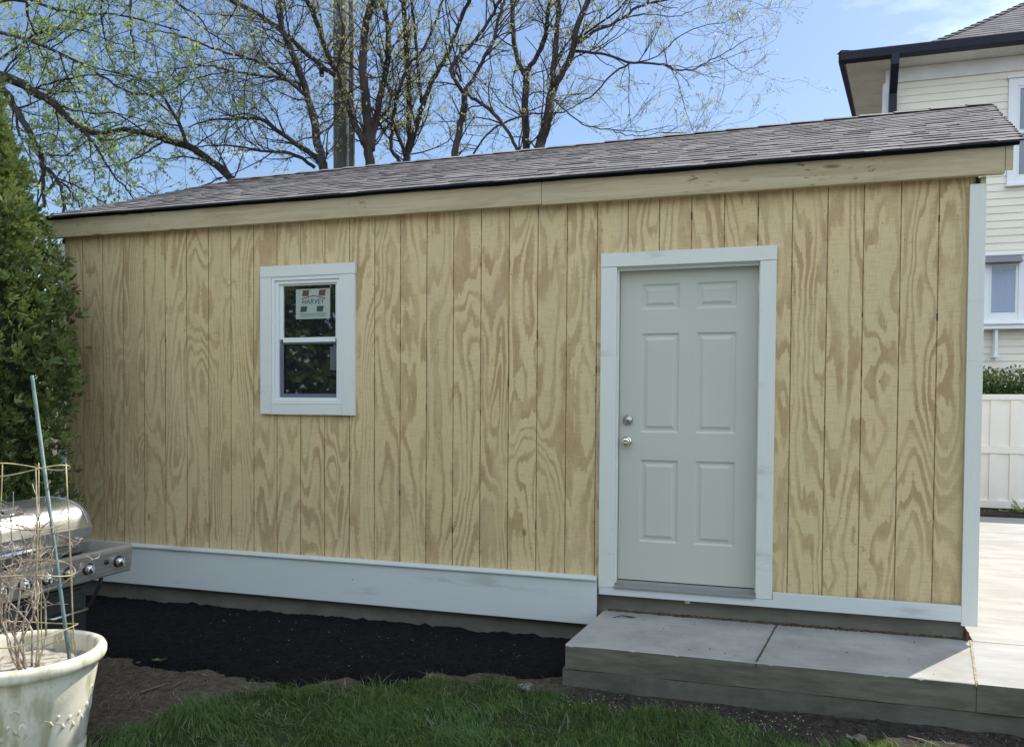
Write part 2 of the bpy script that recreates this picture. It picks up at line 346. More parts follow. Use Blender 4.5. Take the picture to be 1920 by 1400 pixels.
M_gutter = mat('black_gutter', (.012, .014, .028), .5, spec=.3)
M_curtain = mat('curtain', (.34, .40, .50), .8)
M_hglass = mat('house_window_glass', (.10, .13, .18), .03, spec=.9, coat=.8)
M_fence = noisy('white_vinyl_fence', (.88, .85, .78), (.83, .80, .74), 2, .45)
M_stick = noisy('dead_sticks', (.24, .20, .15), (.13, .10, .08), 15, .9)
M_straw = noisy('dry_straw', (.36, .33, .26), (.22, .19, .14), 15, .9)
M_stone = noisy('pebbles', (.22, .20, .17), (.11, .10, .09), 9, .85)

# ------------------------------------------------------------------ ground, soil, lawn
def gh(x, y):   # ground height
    b = -.45+.015*sstep(y, -1.1, -.2)-.02*sstep(-y, 1.5, 4)
    return b+.03*(fbm(x*1.7, y*1.7, 3, 3)-.5)+.016*(fbm(x*14, y*14, 3, 5)-.5)
soil_edge = np.array([(-3, -1.35), (1.36, -1.27), (1.6, -1.25), (1.9, -1.20), (2.15, -1.17), (2.48, -1.26), (2.82, -1.29), (3.0, -1.14), (3.24, -1.19), (3.3, -1.0), (3.43, -.88), (3.73, -.78), (4.05, -.74), (4.3, -.7), (9, -.7)])
grass_edge = np.array([(-3, -2.3), (2.0, -2.25), (2.28, -2.12), (2.41, -1.88), (2.45, -1.6), (2.66, -1.36), (3.0, -1.2), (3.29, -1.02), (3.58, -.83), (3.87, -.70), (4.05, -.85), (4.3, -1.0), (4.6, -1.06), (5.0, -1.02), (5.5, -1.1), (5.86, -1.12), (6.3, -1.14), (9, -1.2)])
def lawn_mask(x, y):
    e = np.interp(x, grass_edge[:, 0], grass_edge[:, 1]); n = fbm(x*5, y*5, 4, 21)-.5
    return sstep(e-y+n*.42, -.05, .12)
def grid(name, x0, x1, y0, y1, d, zf, mat_, keep=None, tonef=None):
    xs = np.arange(x0, x1+d/2, d); ys = np.arange(y0, y1+d/2, d); X, Y = np.meshgrid(xs, ys); Z = zf(X, Y)
    nx, ny = len(xs), len(ys); V = np.stack([X, Y, Z], -1).reshape(-1, 3)
    i = np.arange((ny-1)*(nx-1)); a = (i//(nx-1))*nx+i % (nx-1); F = np.stack([a, a+1, a+nx+1, a+nx], 1)
    if keep is not None:
        cx = V[F].mean(1); F = F[keep(cx[:, 0], cx[:, 1])]
        us = np.unique(F); rm = np.zeros(len(V), int); rm[us] = np.arange(len(us)); V = V[us]; F = rm[F]
    me = bpy.data.meshes.new(name); n = len(F); me.vertices.add(len(V)); me.vertices.foreach_set('co', V.reshape(-1))
    me.loops.add(4*n); me.loops.foreach_set('vertex_index', F.reshape(-1).astype(np.int32)); me.polygons.add(n); me.polygons.foreach_set('loop_start', np.arange(n, dtype=np.int32)*4)
    me.materials.append(mat_); me.polygons.foreach_set('use_smooth', np.ones(n, bool))
    if tonef is not None:
        t = me.attributes.new('tone', 'FLOAT', 'POINT'); t.data.foreach_set('value', tonef(V[:, 0], V[:, 1]).astype(np.float32))
    me.update(calc_edges=True)
    o = bpy.data.objects.new(name, me); COL.objects.link(o); return o
near = grid('ground', -3, 9, -4.6, .05, .02, gh, M_ground, tonef=lawn_mask); tag(near, kind='structure')
far_b = MB()
ring = [(-150, -150), (150, -150), (150, 250), (-150, 250)]; inn = [(-3, -4.6), (9, -4.6), (9, .05), (-3, .05)]
far_b.add([(x, y, -.47) for x, y in ring]+[(x, y, -.47) for x, y in inn], [(0, 1, 5, 4), (1, 2, 6, 5), (2, 3, 7, 6), (3, 0, 4, 7)])
fg = far_b.build('ground', M_ground); tag(fg, kind='structure')
pt = MB()  # pale slabs added out of view to bounce sunlight onto the shaded wall
for i in range(9):
    for j in range(6): pt.box((-6+i*1.6, -12.3+j*1.5, -.5), (-6+i*1.6+1.59, -12.3+j*1.5+1.49, -.405))
tag(pt.build('bounce_slabs', noisy('pale_bounce_grey', (.37, .37, .37), (.32, .32, .32), 3, .8)), kind='structure')
def soil_in(x, y):
    e = np.interp(x, soil_edge[:, 0], soil_edge[:, 1]); n = fbm(x*4, y*4, 4, 41)-.5
    return sstep(y-e+n*.34, -.03, .10)
def soil_h(x, y):
    m_ = soil_in(x, y)
    return gh(x, y)-.03+m_*(.062-.01*sstep(y, -.5, 0)+.036*(fbm(x*20, y*20, 4, 51)-.5)+.012*(fbm(x*3, y*3, 2, 57)-.5))
tag(grid('soil_bed', -1.2, 4.26, -1.6, .0, .0125, soil_h, M_soil, keep=lambda x, y: soil_in(x, y) > .02), kind='structure')

def blades(name, n, x0, x1, y0, y1, dens, hmin, hmax, w, mt, lean=.5):
    x = rng.uniform(x0, x1, n); y = rng.uniform(y0, y1, n); k = rng.random(n) < dens(x, y); x = x[k]; y = y[k]; n = len(x)
    z = gh(x, y)-.005; h = rng.uniform(hmin, hmax, n)*(0.25+1.5*fbm(x*4, y*4, 3, 77)); a = rng.uniform(0, 2*np.pi, n)
    cl = 2*np.pi*fbm(x*2, y*2, 2, 9); a = np.where(rng.random(n) < .5, a, cl)
    ln = rng.uniform(.05, lean, n)*h; dx, dy = np.cos(a)*ln, np.sin(a)*ln
    b = rng.uniform(0, np.pi, n); wx, wy = np.cos(b)*w*.5, np.sin(b)*w*.5
    P = np.stack([x, y, z], 1); Mi = P+np.stack([dx*.35, dy*.35, h*.6], 1); T = P+np.stack([dx*1.2, dy*1.2, h], 1); Wv = np.stack([wx, wy, 0*wx], 1)
    V = np.empty((n, 5, 3)); V[:, 0] = P-Wv; V[:, 1] = P+Wv; V[:, 2] = Mi+Wv*.8; V[:, 3] = Mi-Wv*.8; V[:, 4] = T
    me = bpy.data.meshes.new(name); me.vertices.add(5*n); me.vertices.foreach_set('co', V.reshape(-1))
    base = (np.arange(n)*5)[:, None]; idx = np.concatenate([base+np.array([[0, 1, 2, 3]]), base+np.array([[3, 2, 4]])], 1).reshape(-1)
    me.loops.add(7*n); me.loops.foreach_set('vertex_index', idx.astype(np.int32)); me.polygons.add(2*n)
    ls = np.stack([np.arange(n)*7, np.arange(n)*7+4], 1).reshape(-1); me.polygons.foreach_set('loop_start', ls.astype(np.int32))
    me.materials.append(mt); t = me.attributes.new('tone', 'FLOAT', 'FACE'); t.data.foreach_set('value', np.repeat(rng.random(n), 2).astype(np.float32))
    me.update(calc_edges=True); o = bpy.data.objects.new(name, me); COL.objects.link(o); return o
pad_clear = lambda x, y: ~((x > 4.2) & (y > -.84))
gd = lambda x, y: (lawn_mask(x, y)**1.3*(.12+.88*sstep(fbm(x*4.5, y*4.5, 3, 91), .40, .60))+.004)*pad_clear(x, y)*(soil_in(x, y) < .5)
o = blades('grass', 135000, 1.2, 7.4, -2.9, -.4, gd, .025, .072, .0044, M_blade, 1.2)
tag(o, 'short green lawn grass growing in front of the shed', 'grass', kind='stuff')
o = blades('grass', 26000, -3, 9, -4.6, -2.9, lambda x, y: lawn_mask(x, y), .03, .08, .008, M_blade, .9)
tag(o, 'green lawn grass in the foreground nearer than the planter', 'grass', kind='stuff')
o = blades('dry_grass', 9000, 1.2, 7.4, -2.6, -.6, lambda x, y: lawn_mask(x, y)*pad_clear(x, y)*.5, .02, .06, .003, M_straw, 3.0)
tag(o, 'dry straw coloured blades mixed through the green lawn', 'dry grass', kind='stuff')
o = blades('dry_grass', 16000, 1.2, 7.4, -2.6, -.6, lambda x, y: (lawn_mask(x, y) < .6)*pad_clear(x, y)*(soil_in(x, y) < .4)*(.25+.5*(fbm(x*5, y*5, 3, 15) > .5)), .006, .022, .003, M_straw, 4.0)
tag(o, 'flattened dry grass and litter on the bare dirt', 'dry grass', kind='stuff')

def litter(name, n, region, smin, smax, mt, seed, kind='ico'):
    r = np.random.default_rng(seed); b = MB()
    for i in range(n):
        x, y = region(r); s = r.uniform(smin, smax)
        z = max(float(gh(np.array(x), np.array(y))), float(soil_h(np.array(x), np.array(y)))) if soil_in(np.array(x), np.array(y)) > .3 else float(gh(np.array(x), np.array(y)))
        if kind == 'stick':
            a = r.uniform(0, 6.28); l = s*8; p = [(x+math.cos(a)*l*t, y+math.sin(a)*l*t, z+.006+.012*math.sin(t*3)*s*20+.002*r.random()) for t in (-.5, -.15, .2, .5)]
            b.tube(p, [s*.5, s*.5, s*.42, s*.2], 5)
        else:
            vs = []; 
            for t, k in ((-1, 4), (0, 6), (1, 4)):
                for j in range(k):
                    q = 2*math.pi*j/k+r.uniform(-.3, .3); rr = (1 if t == 0 else .55)*s*r.uniform(.7, 1.1); vs.append((x+math.cos(q)*rr, y+math.sin(q)*rr, z+(t*.55+.25)*s))
            fs = [(0, 3, 2, 1), (10, 11, 12, 13)]
            mp_ = [0, 0, 1, 2, 2, 3]
            for j in range(6):
                k2 = (j+1) % 6; a0, a1 = mp_[j], mp_[k2]
                fs.append((a0, a1, 4+k2, 4+j) if a0 != a1 else (a0, 4+k2, 4+j)); fs.append((4+j, 4+k2, 10+a1, 10+a0) if a0 != a1 else (4+j, 4+k2, 10+a0))
            b.add(vs, fs)
    return b.build(name, mt)
dirt_reg = lambda r: (r.uniform(4.2, 6.6), r.uniform(-1.12, -.83)) if r.random() < .5 else (r.uniform(1.4, 3.2), r.uniform(-2.1, -1.25))
tag(litter('pebbles', 220, dirt_reg, .0012, .004, M_stone, 3), 'small stones and crumbs scattered on the bare dirt', 'pebbles', kind='stuff')
tag(litter('soil_clods', 90, lambda r: (r.uniform(4.3, 6.7), r.uniform(-1.0, -.80)), .004, .016, noisy('dark_clods', (.035, .028, .024), (.02, .017, .015), 20, .95), 4), 'dark soil clods along the foot of the concrete step', 'soil', kind='stuff')
tag(litter('wood_chips', 120, lambda r: (r.uniform(4.25, 5.6), r.uniform(-1.1, -.84)), .003, .006, mat('pale_chips', (.42, .36, .22), .8), 8), 'pale wood chips scattered on dirt by the step', 'wood chips', kind='stuff')
tag(litter('soil_specks', 70, lambda r: (r.uniform(1.5, 4.1), r.uniform(-1.0, -.1)), .002, .006, M_stone, 6), 'a few pale specks on the black topsoil', 'pebbles', kind='stuff')
tag(litter('mulch_chips', 600, lambda r: (r.uniform(.4, 4.2), r.uniform(-1.25, -.03)), .002, .008, noisy('mulch_chip', (.009, .008, .009), (.022, .018, .015), 12, .95), 14), 'black and dark brown chips lying on the topsoil bed', 'mulch', kind='stuff')
def stick(label, pts, r0, r1, mt=M_stick, group=None):
    b = MB(); n = len(pts); P = []
    for i, (u, v) in enumerate(pts):
        p = at(u, v, z=-.432); P.append(p)
    b.tube(P, np.linspace(r0, r1, n), 6); o = b.build('stick', mt); tag(o, label, 'stick', group)
stick('short pale stick on bare dirt beside the planter', [(264, 1297), (290, 1288), (316, 1280)], .006, .004)
stick('broken pale twig right of the short stick on the dirt', [(321, 1288), (332, 1282), (342, 1276)], .005, .003)
stick('thin dark twig beside the black soil edge near planter', [(256, 1242), (280, 1236), (306, 1230)], .004, .002)
stick('long pale straw lying on the sunlit grass at lower right', [(1702, 1379), (1730, 1386), (1765, 1399)], .003, .002, M_straw)
b = MB(); r_ = random.Random(5); c0 = at(985, 1292, z=-.43)
for i in range(16):
    a = r_.uniform(0, 6.28); l = r_.uniform(.03, .08); d = np.array([math.cos(a), math.sin(a), 0]); s0 = c0+np.array([r_.uniform(-.03, .03), r_.uniform(-.03, .03), .01])
    b.tube([s0-d*l*.5, s0+np.array([0, 0, r_.uniform(.005, .025)]), s0+d*l*.5], .0013, 4)
tag(b.build('dead_grass_tuft', mat('bleached_straw', (.40, .40, .36), .8)), 'tangled bleached straw tuft in grass near the step corner', 'dead grass')
def weed(name, label, c, n, L_, w_, mt, seed, up=.6, cat='weed'):
    r = np.random.default_rng(seed); t = thing(name, label, cat, tuple(c)); C, A, B = [], [], []; sb = MB()
    for i in range(n):
        a = 2*math.pi*i/n+r.uniform(-.4, .4); l = L_*r.uniform(.6, 1.1); d = np.array([math.cos(a), math.sin(a), up*r.uniform(.6, 1.6)]); d /= np.linalg.norm(d); s = np.cross(d, [0, 0, 1]); s /= np.linalg.norm(s)
        p = np.array(c)+d*l*.3; sb.tube([c, np.array(c)+d*l*.25, p], w_*.12, 4)
        for q in range(3):
            C.append(np.array(c)+d*l*(.3+.27*q)-np.array([0, 0, .05*l*q*q])); A.append(d*l*.2); B.append(s*w_*(1-.2*q)*.5)
    sb.build('stem', mt, t); quads('leaf', np.array(C), np.array(A), np.array(B), mt, t, r.random(len(C)))
weed('weed', 'small broad-leaved weed at the edge of black soil', at(300, 1240, z=-.42), 7, .06, .035, M_arb, 2)
weed('weed', 'thin grassy weed sprouting at the foot of the concrete step', at(1690, 1338, z=-.41), 9, .09, .006, M_blade, 3, 1.6)
# crumpled dead leaf beside the grass at lower right
b = MB(); c0 = at(1612, 1388, z=-.43)
P = [c0+np.array([.03*i-.06, .022*j-.03, .012+.010*math.sin(i*2+j*1.3)+.006*math.cos(j*3+i)]) for j in range(4) for i in range(5)]
b.add(P, [(j*5+i, j*5+i+1, j*5+i+6, j*5+i+5) for j in range(3) for i in range(4) if (i, j) not in ((0, 0), (3, 2), (3, 0))])
o = b.build('dead_leaf', noisy('brown_leaf', (.20, .16, .12), (.12, .09, .07), 20, .85)); tag(o, 'crumpled brown dead leaf at the grass edge, lower right', 'leaf')
so_ = o.modifiers.new('s', 'SOLIDIFY'); so_.thickness = .0015

# ------------------------------------------------------------------ shed
shed = thing('shed', 'new garden shed with raw plywood siding, pale trim and shingle roof', 'shed', (3.2, 0, -.41))
GX = .2032; XL, XR = -.20, 6.50; ZT = 2.50; FL = .48/4.9                 # FL: right end wall splays out to the back

# wall siding with real grooves, opening for door and window
def siding_piece(b, x0, x1, z0, z1):
    gs = [k*GX for k in range(-1, 33) if x0+.004 < k*GX < x1-.004]
    pts = [x0]; typ = []
    for gx in gs: pts += [gx-.0035, gx-.0022, gx+.0022, gx+.0035]
    pts.append(x1); ys = [0]
    for _ in gs: ys += [0, .004, .004, 0]
    ys.append(0); n = len(pts)
    vs = [(p, y, z0) for p, y in zip(pts, ys)]+[(p, y, z1) for p, y in zip(pts, ys)]
    for i in range(n-1): b.add([vs[i], vs[i+1], vs[n+i+1], vs[n+i]], [(0, 1, 2, 3)], 0 if i % 4 == 0 else 1)
ZT = 2.525
b = MB(); wx0, wx1, wz0, wz1 = 1.79, 2.40, 1.16, 2.11; dx0, dx1, dz1 = 4.38, 5.32, 2.09
siding_piece(b, XL, wx0, -.06, ZT); siding_piece(b, wx0, wx1, wz1, ZT); siding_piece(b, wx0, wx1, -.06, wz0)
siding_piece(b, wx1, dx0, -.06, ZT); siding_piece(b, dx0, dx1, dz1, ZT); siding_piece(b, dx1, XR, -.06, ZT)
# other walls of the box (4.9 m deep), gable ends included
YB = 4.9; XRB = XR+.48; RZ = 3.50
b.add([(XR, .012, -.1), (XRB, YB, -.1), (XRB, YB, ZT), (XR+.24, 2.45, RZ-.1), (XR, .012, ZT)], [(0, 1, 2, 3, 4)])
b.add([(XL, .012, -.1), (XL, YB, -.1), (XL, YB, ZT), (XL, 2.45, RZ-.1), (XL, .012, ZT)], [(4, 3, 2, 1, 0)])
b.add([(XL, YB, -.1), (XRB, YB, -.1), (XRB, YB, ZT), (XL, YB, ZT)], [(3, 2, 1, 0)])
r_ = random.Random(3)
for i in range(110):                                                        # nail heads and dark chips
    k = r_.randint(-0, 31); x = k*GX+r_.choice([.02, .19, .10])+r_.uniform(-.004, .004); z = r_.uniform(.05, 2.4); s = .0028
    if wx0-.1 < x < wx1+.1 and wz0-.1 < z < wz1+.1 or dx0-.1 < x < dx1+.1 and z < dz1+.12: continue
    b.add([(x-s, -.0006, z-s), (x+s, -.0006, z-s), (x+s, -.0006, z+s), (x-s, -.0006, z+s)], [(0, 1, 2, 3)], 2)
for k in (4, 12, 15, 16, 17, 18, 19, 21, 24, 26, 14, 29, 8, 31):
    for q in range(2):
        x = k*GX; z = r_.uniform(.1, 2.4); h = r_.uniform(.012, .03); w = r_.uniform(.003, .005)
        if k in (22, 23, 24, 25, 26) and z < 2.2: z = 2.38
        b.add([(x-w, -.0007, z-h), (x+w, -.0007, z-h), (x+w, -.0007, z+h), (x-w, -.0007, z+h)], [(0, 1, 2, 3)], 2)
b.build('siding', [M_ply, M_groove, M_mark], shed)
b = MB(); b.box((XL+.02, .03, -.5), (XR-.02, .12, -.045)); 
b.add([(XR-.02, .03, -.5), (XRB-.02, YB, -.5), (XRB-.02, YB, -.06), (XR-.02, .03, -.06)], [(0, 1, 2, 3)])
b.add([(XL+.02, .03, -.5), (XL+.02, YB, -.5), (XL+.02, YB, -.06), (XL+.02, .03, -.06)], [(3, 2, 1, 0)])
b.build('foundation', M_found, shed, .004)
# roof ------------------------------------------------------
EY, EZ = -.085, 2.672; RY, RZt = 2.43, 3.64; slope = (RZt-EZ)/(RY-EY)
xl = lambda t: -.335; xr = lambda t: 6.70+.45*t
b = MB(); tone = []; rr = random.Random(12); rows = 19
def roofpt(x, t, h, sgn=1):
    y = EY+(RY-EY)*t; y = y if sgn > 0 else 2*RY-y
    return (x, y, EZ+(RZt-EZ+.075*(x+.33)/7.48)*t+h)
for sgn in (1, -1):
    for i in range(rows):
        t0 = i/rows; t1 = (i+1.25)/rows if i < rows-1 else 1.0; x = xl(0)-rr.uniform(0, .02); xe = xr(t0)
        if i: x += 0
        while x < xe-.001:
            w = rr.choice([.07, .10, .14, .18, .24]) if sgn > 0 else .9; x2 = min(x+w, xe+rr.uniform(0, .012)); 
            if xe-x2 < .05: x2 = xe+rr.uniform(0, .012)
            hi = rr.choice([.005, .007, .007, .009]); dt = -rr.uniform(.0, .006) if i else -.012+rr.uniform(-.0012, .0012)
            a, c_ = roofpt(x, t0+dt, hi+.002, sgn), roofpt(x2, t0+dt, hi+.002+rr.uniform(-.001, .001), sgn); e, d_ = roofpt(x, t1, .002, sgn), roofpt(min(x2, xr(t1)), t1, .002, sgn)
            a2, c2 = (a[0], a[1], a[2]-hi-.005), (c_[0], c_[1], c_[2]-hi-.005)
            fs = [(0, 1, 2, 3), (4, 5, 1, 0), (4, 0, 3), (5, 2, 1)] if sgn > 0 else [(3, 2, 1, 0), (0, 1, 5, 4), (3, 0, 4), (1, 2, 5)]
            b.add([a, c_, d_, e, a2, c2], fs); b.m[-3:] = [1, 1, 1]; tv = rr.random()**.8; tone += [tv]*4; x = x2
# ridge caps
x = xl(0)
while x < xr(1)-.05:
    x2 = min(x+.30, xr(1)); 
    b.add([(x, RY-.12, RZt-.12*slope+.02), (x2, RY-.12, RZt-.12*slope+.012), (x2, RY, RZt+.014), (x, RY, RZt+.024), (x2, RY+.12, RZt-.12*slope+.012), (x, RY+.12, RZt-.12*slope+.02)], [(0, 1, 2, 3), (3, 2, 4, 5)]); b.v[-1][:, 2] += .075*(b.v[-1][:, 0]+.33)/7.48; tone += [rr.random()]*2; x = x2-.02
b.build('roof', [M_shingle, M_shedge], shed, attr=tone)
b = MB()   # deck under shingles (plywood edge) and drip edge
for sgn in (1, -1):
    nx_, nt_ = 24, 24; lay = []
    for dz in (-.006, -.020):
        lay.append([roofpt((xl(0)+.01)*(1-i/nx_)+(xr(t)-.012)*i/nx_, t, dz, sgn) for t in np.linspace(.005, 1, nt_+1) for i in range(nx_+1)])
    k = nx_+1; idx = lambda j, i: j*k+i; m_ = len(lay[0])
    fs = [(idx(j, i), idx(j, i+1), idx(j+1, i+1), idx(j+1, i)) for j in range(nt_) for i in range(nx_)]; fs += [tuple(q+m_ for q in f[::-1]) for f in fs]
    fs += [(idx(0, i)+m_, idx(0, i+1)+m_, idx(0, i+1), idx(0, i)) for i in range(nx_)]+[(idx(j, e_), idx(j, e_)+m_, idx(j+1, e_)+m_, idx(j+1, e_)) for j in range(nt_) for e_ in (0, nx_)]
    b.add(lay[0]+lay[1], fs)
b.build('roof_deck', M_fascia, shed)
b = MB(); n = 60; xs = np.linspace(-.325, 6.685, n)
top = [(x, EY+.004, EZ-.0065) for x in xs]; 
lo = [(x, EY+.014, EZ-.027+.002*math.sin(x*5)+.0016*math.sin(x*17)) for x in xs]; bk = [(x, EY+.06, EZ-.0065) for x in xs]
b.add(top+lo+bk, [(i, n+i, n+i+1, i+1) for i in range(n-1)]+[(i, i+1, 2*n+i+1, 2*n+i) for i in range(n-1)])
o = b.build('drip_edge', M_rub, shed); q = o.modifiers.new('s', 'SOLIDIFY'); q.thickness = .0015
b = MB(); b.box((-.328, -.068, 2.502), (3.8985, -.030, 2.6535)); b.build('fascia', M_fascia, shed, .002)
b = MB(); b.box((3.9015, -.068, 2.497), (6.617, -.030, 2.6535)); b.build('fascia', M_fascia, shed, .002)
# rake boards: right (splayed) and left, plus soffit strips and frieze block
def rake(x0, dx, name='rake_board'):
    b = MB(); 
    for sgn in (1, -1):
        pr = []
        for t in (0, 1):
            y = -.030+(RY+.030)*t if t else -.068; z = EZ+(y-EY)*slope-.026; yy = y if sgn > 0 else 2*RY-y
            f = (y+.068)/(RY+.068) if sgn > 0 else 1
            xx = x0+dx*((yy+.068)/(RY+.068))*.5 if dx else x0
            xx = x0+dx*f
            for ex in (0, .038):
                for ez in (0, -.142): pr.append((xx+ex, yy, z+ez+(.07*t if dx else 0)))
        fs = [(0, 1, 5, 4), (2, 6, 7, 3), (0, 4, 6, 2), (1, 3, 7, 5), (0, 2, 3, 1), (4, 5, 7, 6)]
        b.add(pr, fs)
    return b.build(name, M_fascia, shed)
rake(6.6195, .44); rake(-.367, 0)
for P_ in ([(6.50, -.03, 2.503), (6.617, -.03, 2.503), (7.06, RY, 3.45), (6.95, RY, 3.45)], [(-.33, -.03, 2.505), (-.2, -.03, 2.505), (-.2, RY, 3.45), (-.33, RY, 3.45)]):
    b = MB(); b.add(P_, [(0, 1, 2, 3)]); o = b.build('soffit', M_fascia, shed); q = o.modifiers.new('s', 'SOLIDIFY'); q.thickness = .006
for x0_, x1_ in ((6.486, 6.500), (-.200, -.180)): b = MB(); b.box((x0_, -.012, 2.44), (x1_, -.002, 2.497)); b.build('gap_shade_strip', M_gap_shade, shed)  # solid dark strips painted in place of the shaded gaps
b = MB(); b.box((6.507, -.02, 2.42), (6.535, .05, 2.497)); b.build('corner_block', M_fascia, shed)
# corner boards
b = MB(); b.box((6.4515, -.032, -.107), (6.5365, -.0145, 2.455)); b.build('corner_board', M_trimV, shed, .0015)
b = MB(); b.box((-.232, -.032, -.30), (-.165, -.0145, 2.455)); b.build('corner_board', M_trimV, shed, .0015)
b = MB(); b.box((6.505, -.0135, -.107), (6.523, .1, 2.44)); b.build('corner_board', M_trimV, shed, .0015)
# base boards
b = MB(); b.box((-.164, -.045, -.29), (4.292, -.0145, .006)); b.prism([(-.062, .0075), (-.0005, .0075), (-.0005, .030), (-.062, .018)], 0, -.164, 4.292); b.build('base_board', M_band, shed, .0015)
b = MB(); b.box((4.305, -.034, -.085), (6.450, -.0145, -.036)); b.box((5.401, -.034, -.0362), (6.450, -.0145, .010)); b.build('base_board', M_band, shed, .0015)
# door frame -------------------------------------------------
b = MB(); b.box((4.302, -.036, -.0345), (4.405, -.0005, 2.068)); b.build('door_casing', M_trimV, shed, .0015)
b = MB(); b.box((5.300, -.036, -.0345), (5.397, -.0005, 2.068)); b.build('door_casing', M_trimV, shed, .0015)
b = MB(); b.box((4.300, -.038, 2.0705), (5.399, -.0005, 2.160)); b.build('door_casing', M_trimH, shed, .0015)
b = MB()
b.box((4.376, .001, -.03), (4.402, .14, 2.06)); b.box((5.302, .001, -.03), (5.33, .14, 2.06)); b.box((4.376, .001, 2.0605), (5.33, .14, 2.09))
b.box((4.4022, .0, -.01), (4.4135, .052, 2.0595)); b.box((5.2935, -.0, -.01), (5.3018, .052, 2.0595)); b.box((4.414, .0, 2.050), (5.293, .052, 2.0597)); b.build('door_jamb', M_vinyl, shed, .001)
b = MB(); b.prism([(-.047, -.035), (.13, -.035), (.13, .002), (.05, .002), (.02, -.012), (-.047, -.022)], 0, 4.407, 5.2985); b.build('threshold', M_alu, shed, .001)
# door slab with six raised panels (height field)
def door_h(x, z):
    d = np.zeros_like(x)
    for (a, b_, c, e) in ((4.556, 4.803, .265, .807), (4.911, 5.162, .265, .807), (4.556, 4.803, .990, 1.640), (4.911, 5.162, .990, 1.640), (4.556, 4.803, 1.797, 1.963), (4.911, 5.162, 1.797, 1.963)):
        q = np.minimum(np.minimum(x-a, b_-x), np.minimum(z-c, e-z))
        d = np.maximum(d, .0095*sstep(q, 0, .010)*(1-sstep(q, .022, .048)) + 0*q)
        d = np.where(q > .048, .001, d)
    return d
nx, nz = 230, 520; X, Z = np.meshgrid(np.linspace(4.4150, 5.2925, nx), np.linspace(.0075, 2.0495, nz)); Y = .060+door_h(X, Z)
V = np.stack([X, Y, Z], -1).reshape(-1, 3); b = MB(); b.add(V, [(j*nx+i, j*nx+i+1, (j+1)*nx+i+1, (j+1)*nx+i) for j in range(nz-1) for i in range(nx-1)], 0, True)
b.box((4.4150, .0715, .0075), (5.2925, .105, 2.0495))
door = b.build('door', M_door, shed)
b = MB(); b.box((4.4137, .0575, -.010), (5.2933, .071, .0070), 0); b.box((4.4022, .0530, .0), (4.4147, .075, 2.055), 0); b.box((4.414, .0530, 2.0497), (5.293, .075, 2.058), 0); b.build('weatherstrip', M_black, shed)
b = MB(); c = (4.469, .058, .928); b.lathe([(.0, 0), (.033, 0), (.033, -.005), (.024, -.010), (.013, -.014), (.012, -.03), (.02, -.036), (.0275, -.046), (.0285, -.055), (.023, -.065), (.012, -.069), (0, -.0695)][::-1], c, 32, axis=(0, 1, 0)); 
b.build('door_knob', M_steel, door)
b = MB(); c = (4.473, .058, 1.070); b.lathe([(0, 0), (.033, 0), (.033, -.010), (.029, -.018), (.021, -.019), (.020, -.026), (0, -.027)][::-1], c, 32, axis=(0, 1, 0))
b.box((4.4715, .0305, 1.063), (4.4745, .0312, 1.077)); b.build('deadbolt', M_steel_d, door)
# window -----------------------------------------------------
b = MB(); b.box((1.7965, -.024, wz0-.0), (1.822, .05, 2.108)); b.box((2.367, -.024, wz0), (2.3925, .05, 2.108)); b.box((1.8223, -.024, 2.079), (2.3667, .05, 2.108)); b.box((1.8223, -.024, wz0), (2.3667, .05, 1.186))
b.box((1.8225, -.014, 1.1862), (1.852, .045, 2.0787)); b.box((2.339, -.014, 1.1862), (2.3665, .045, 2.0787)); b.box((1.8523, -.014, 2.052), (2.3387, .045, 2.0787)); b.box((1.8523, -.014, 1.1862), (2.3387, .045, 1.207))
b.box((1.80, .051, 1.16), (2.39, .056, 2.1), 1)  # black backing sheet in place of the dark interior
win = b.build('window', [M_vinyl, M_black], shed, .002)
b = MB(); z0, z1 = 1.640, 2.0518; x0, x1 = 1.8525, 2.3385
b.box((x0, .0, z0), (x0+.030, .032, z1)); b.box((x1-.016, .0, z0), (x1, .032, z1)); b.box((x0+.0302, .0, z1-.012), (x1-.0162, .032, z1)); b.box((x0+.0302, -.004, z0-.022), (x1-.0162, .032, z0+.014)); b.build('upper_sash', M_vinyl, win, .0015)
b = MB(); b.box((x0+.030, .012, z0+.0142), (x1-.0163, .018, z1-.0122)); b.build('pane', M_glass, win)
b = MB(); b.box((x0+.001, .004, 1.2075), (x0+.030, .012, 1.614)); b.box((x1-.005, .004, 1.2075), (x1-.0002, .012, 1.614)); b.box((x0+.0302, .004, 1.2075), (x1-.0052, .012, 1.236)); b.box((x0+.0302, .004, 1.606), (x1-.0052, .012, 1.614)); b.build('screen_frame', M_scrframe, win)
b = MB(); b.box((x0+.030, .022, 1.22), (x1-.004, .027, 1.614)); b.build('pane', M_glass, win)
b = MB(); b.box((2.268, .0195, 1.41), (x1-.006, .0205, 1.585)); b.box((2.312, .017, 1.594), (2.327, .018, 1.600)); b.box((2.312, .017, 1.578), (2.327, .018, 1.582)); b.box((2.312, .017, 1.5825), (2.315, .018, 1.5935)); b.build('paper_label', mat('grey_label', (.10, .11, .12), .7), win)
b = MB(); b.box((1.702, -.030, 1.082), (1.7955, -.0005, 2.105)); b.build('window_casing', M_trimV, win, .0015)
b = MB(); b.box((2.3935, -.030, 1.079), (2.494, -.0005, 2.105)); b.build('window_casing', M_trimV, win, .0015)
b = MB(); b.box((1.702, -.031, 2.1070), (2.497, -.0005, 2.188)); b.build('window_casing', M_trimH, win, .0015)
b = MB(); b.box((1.7972, -.030, 1.080), (2.392, -.0005, 1.158)); b.build('window_casing', M_trimH, win, .0015)
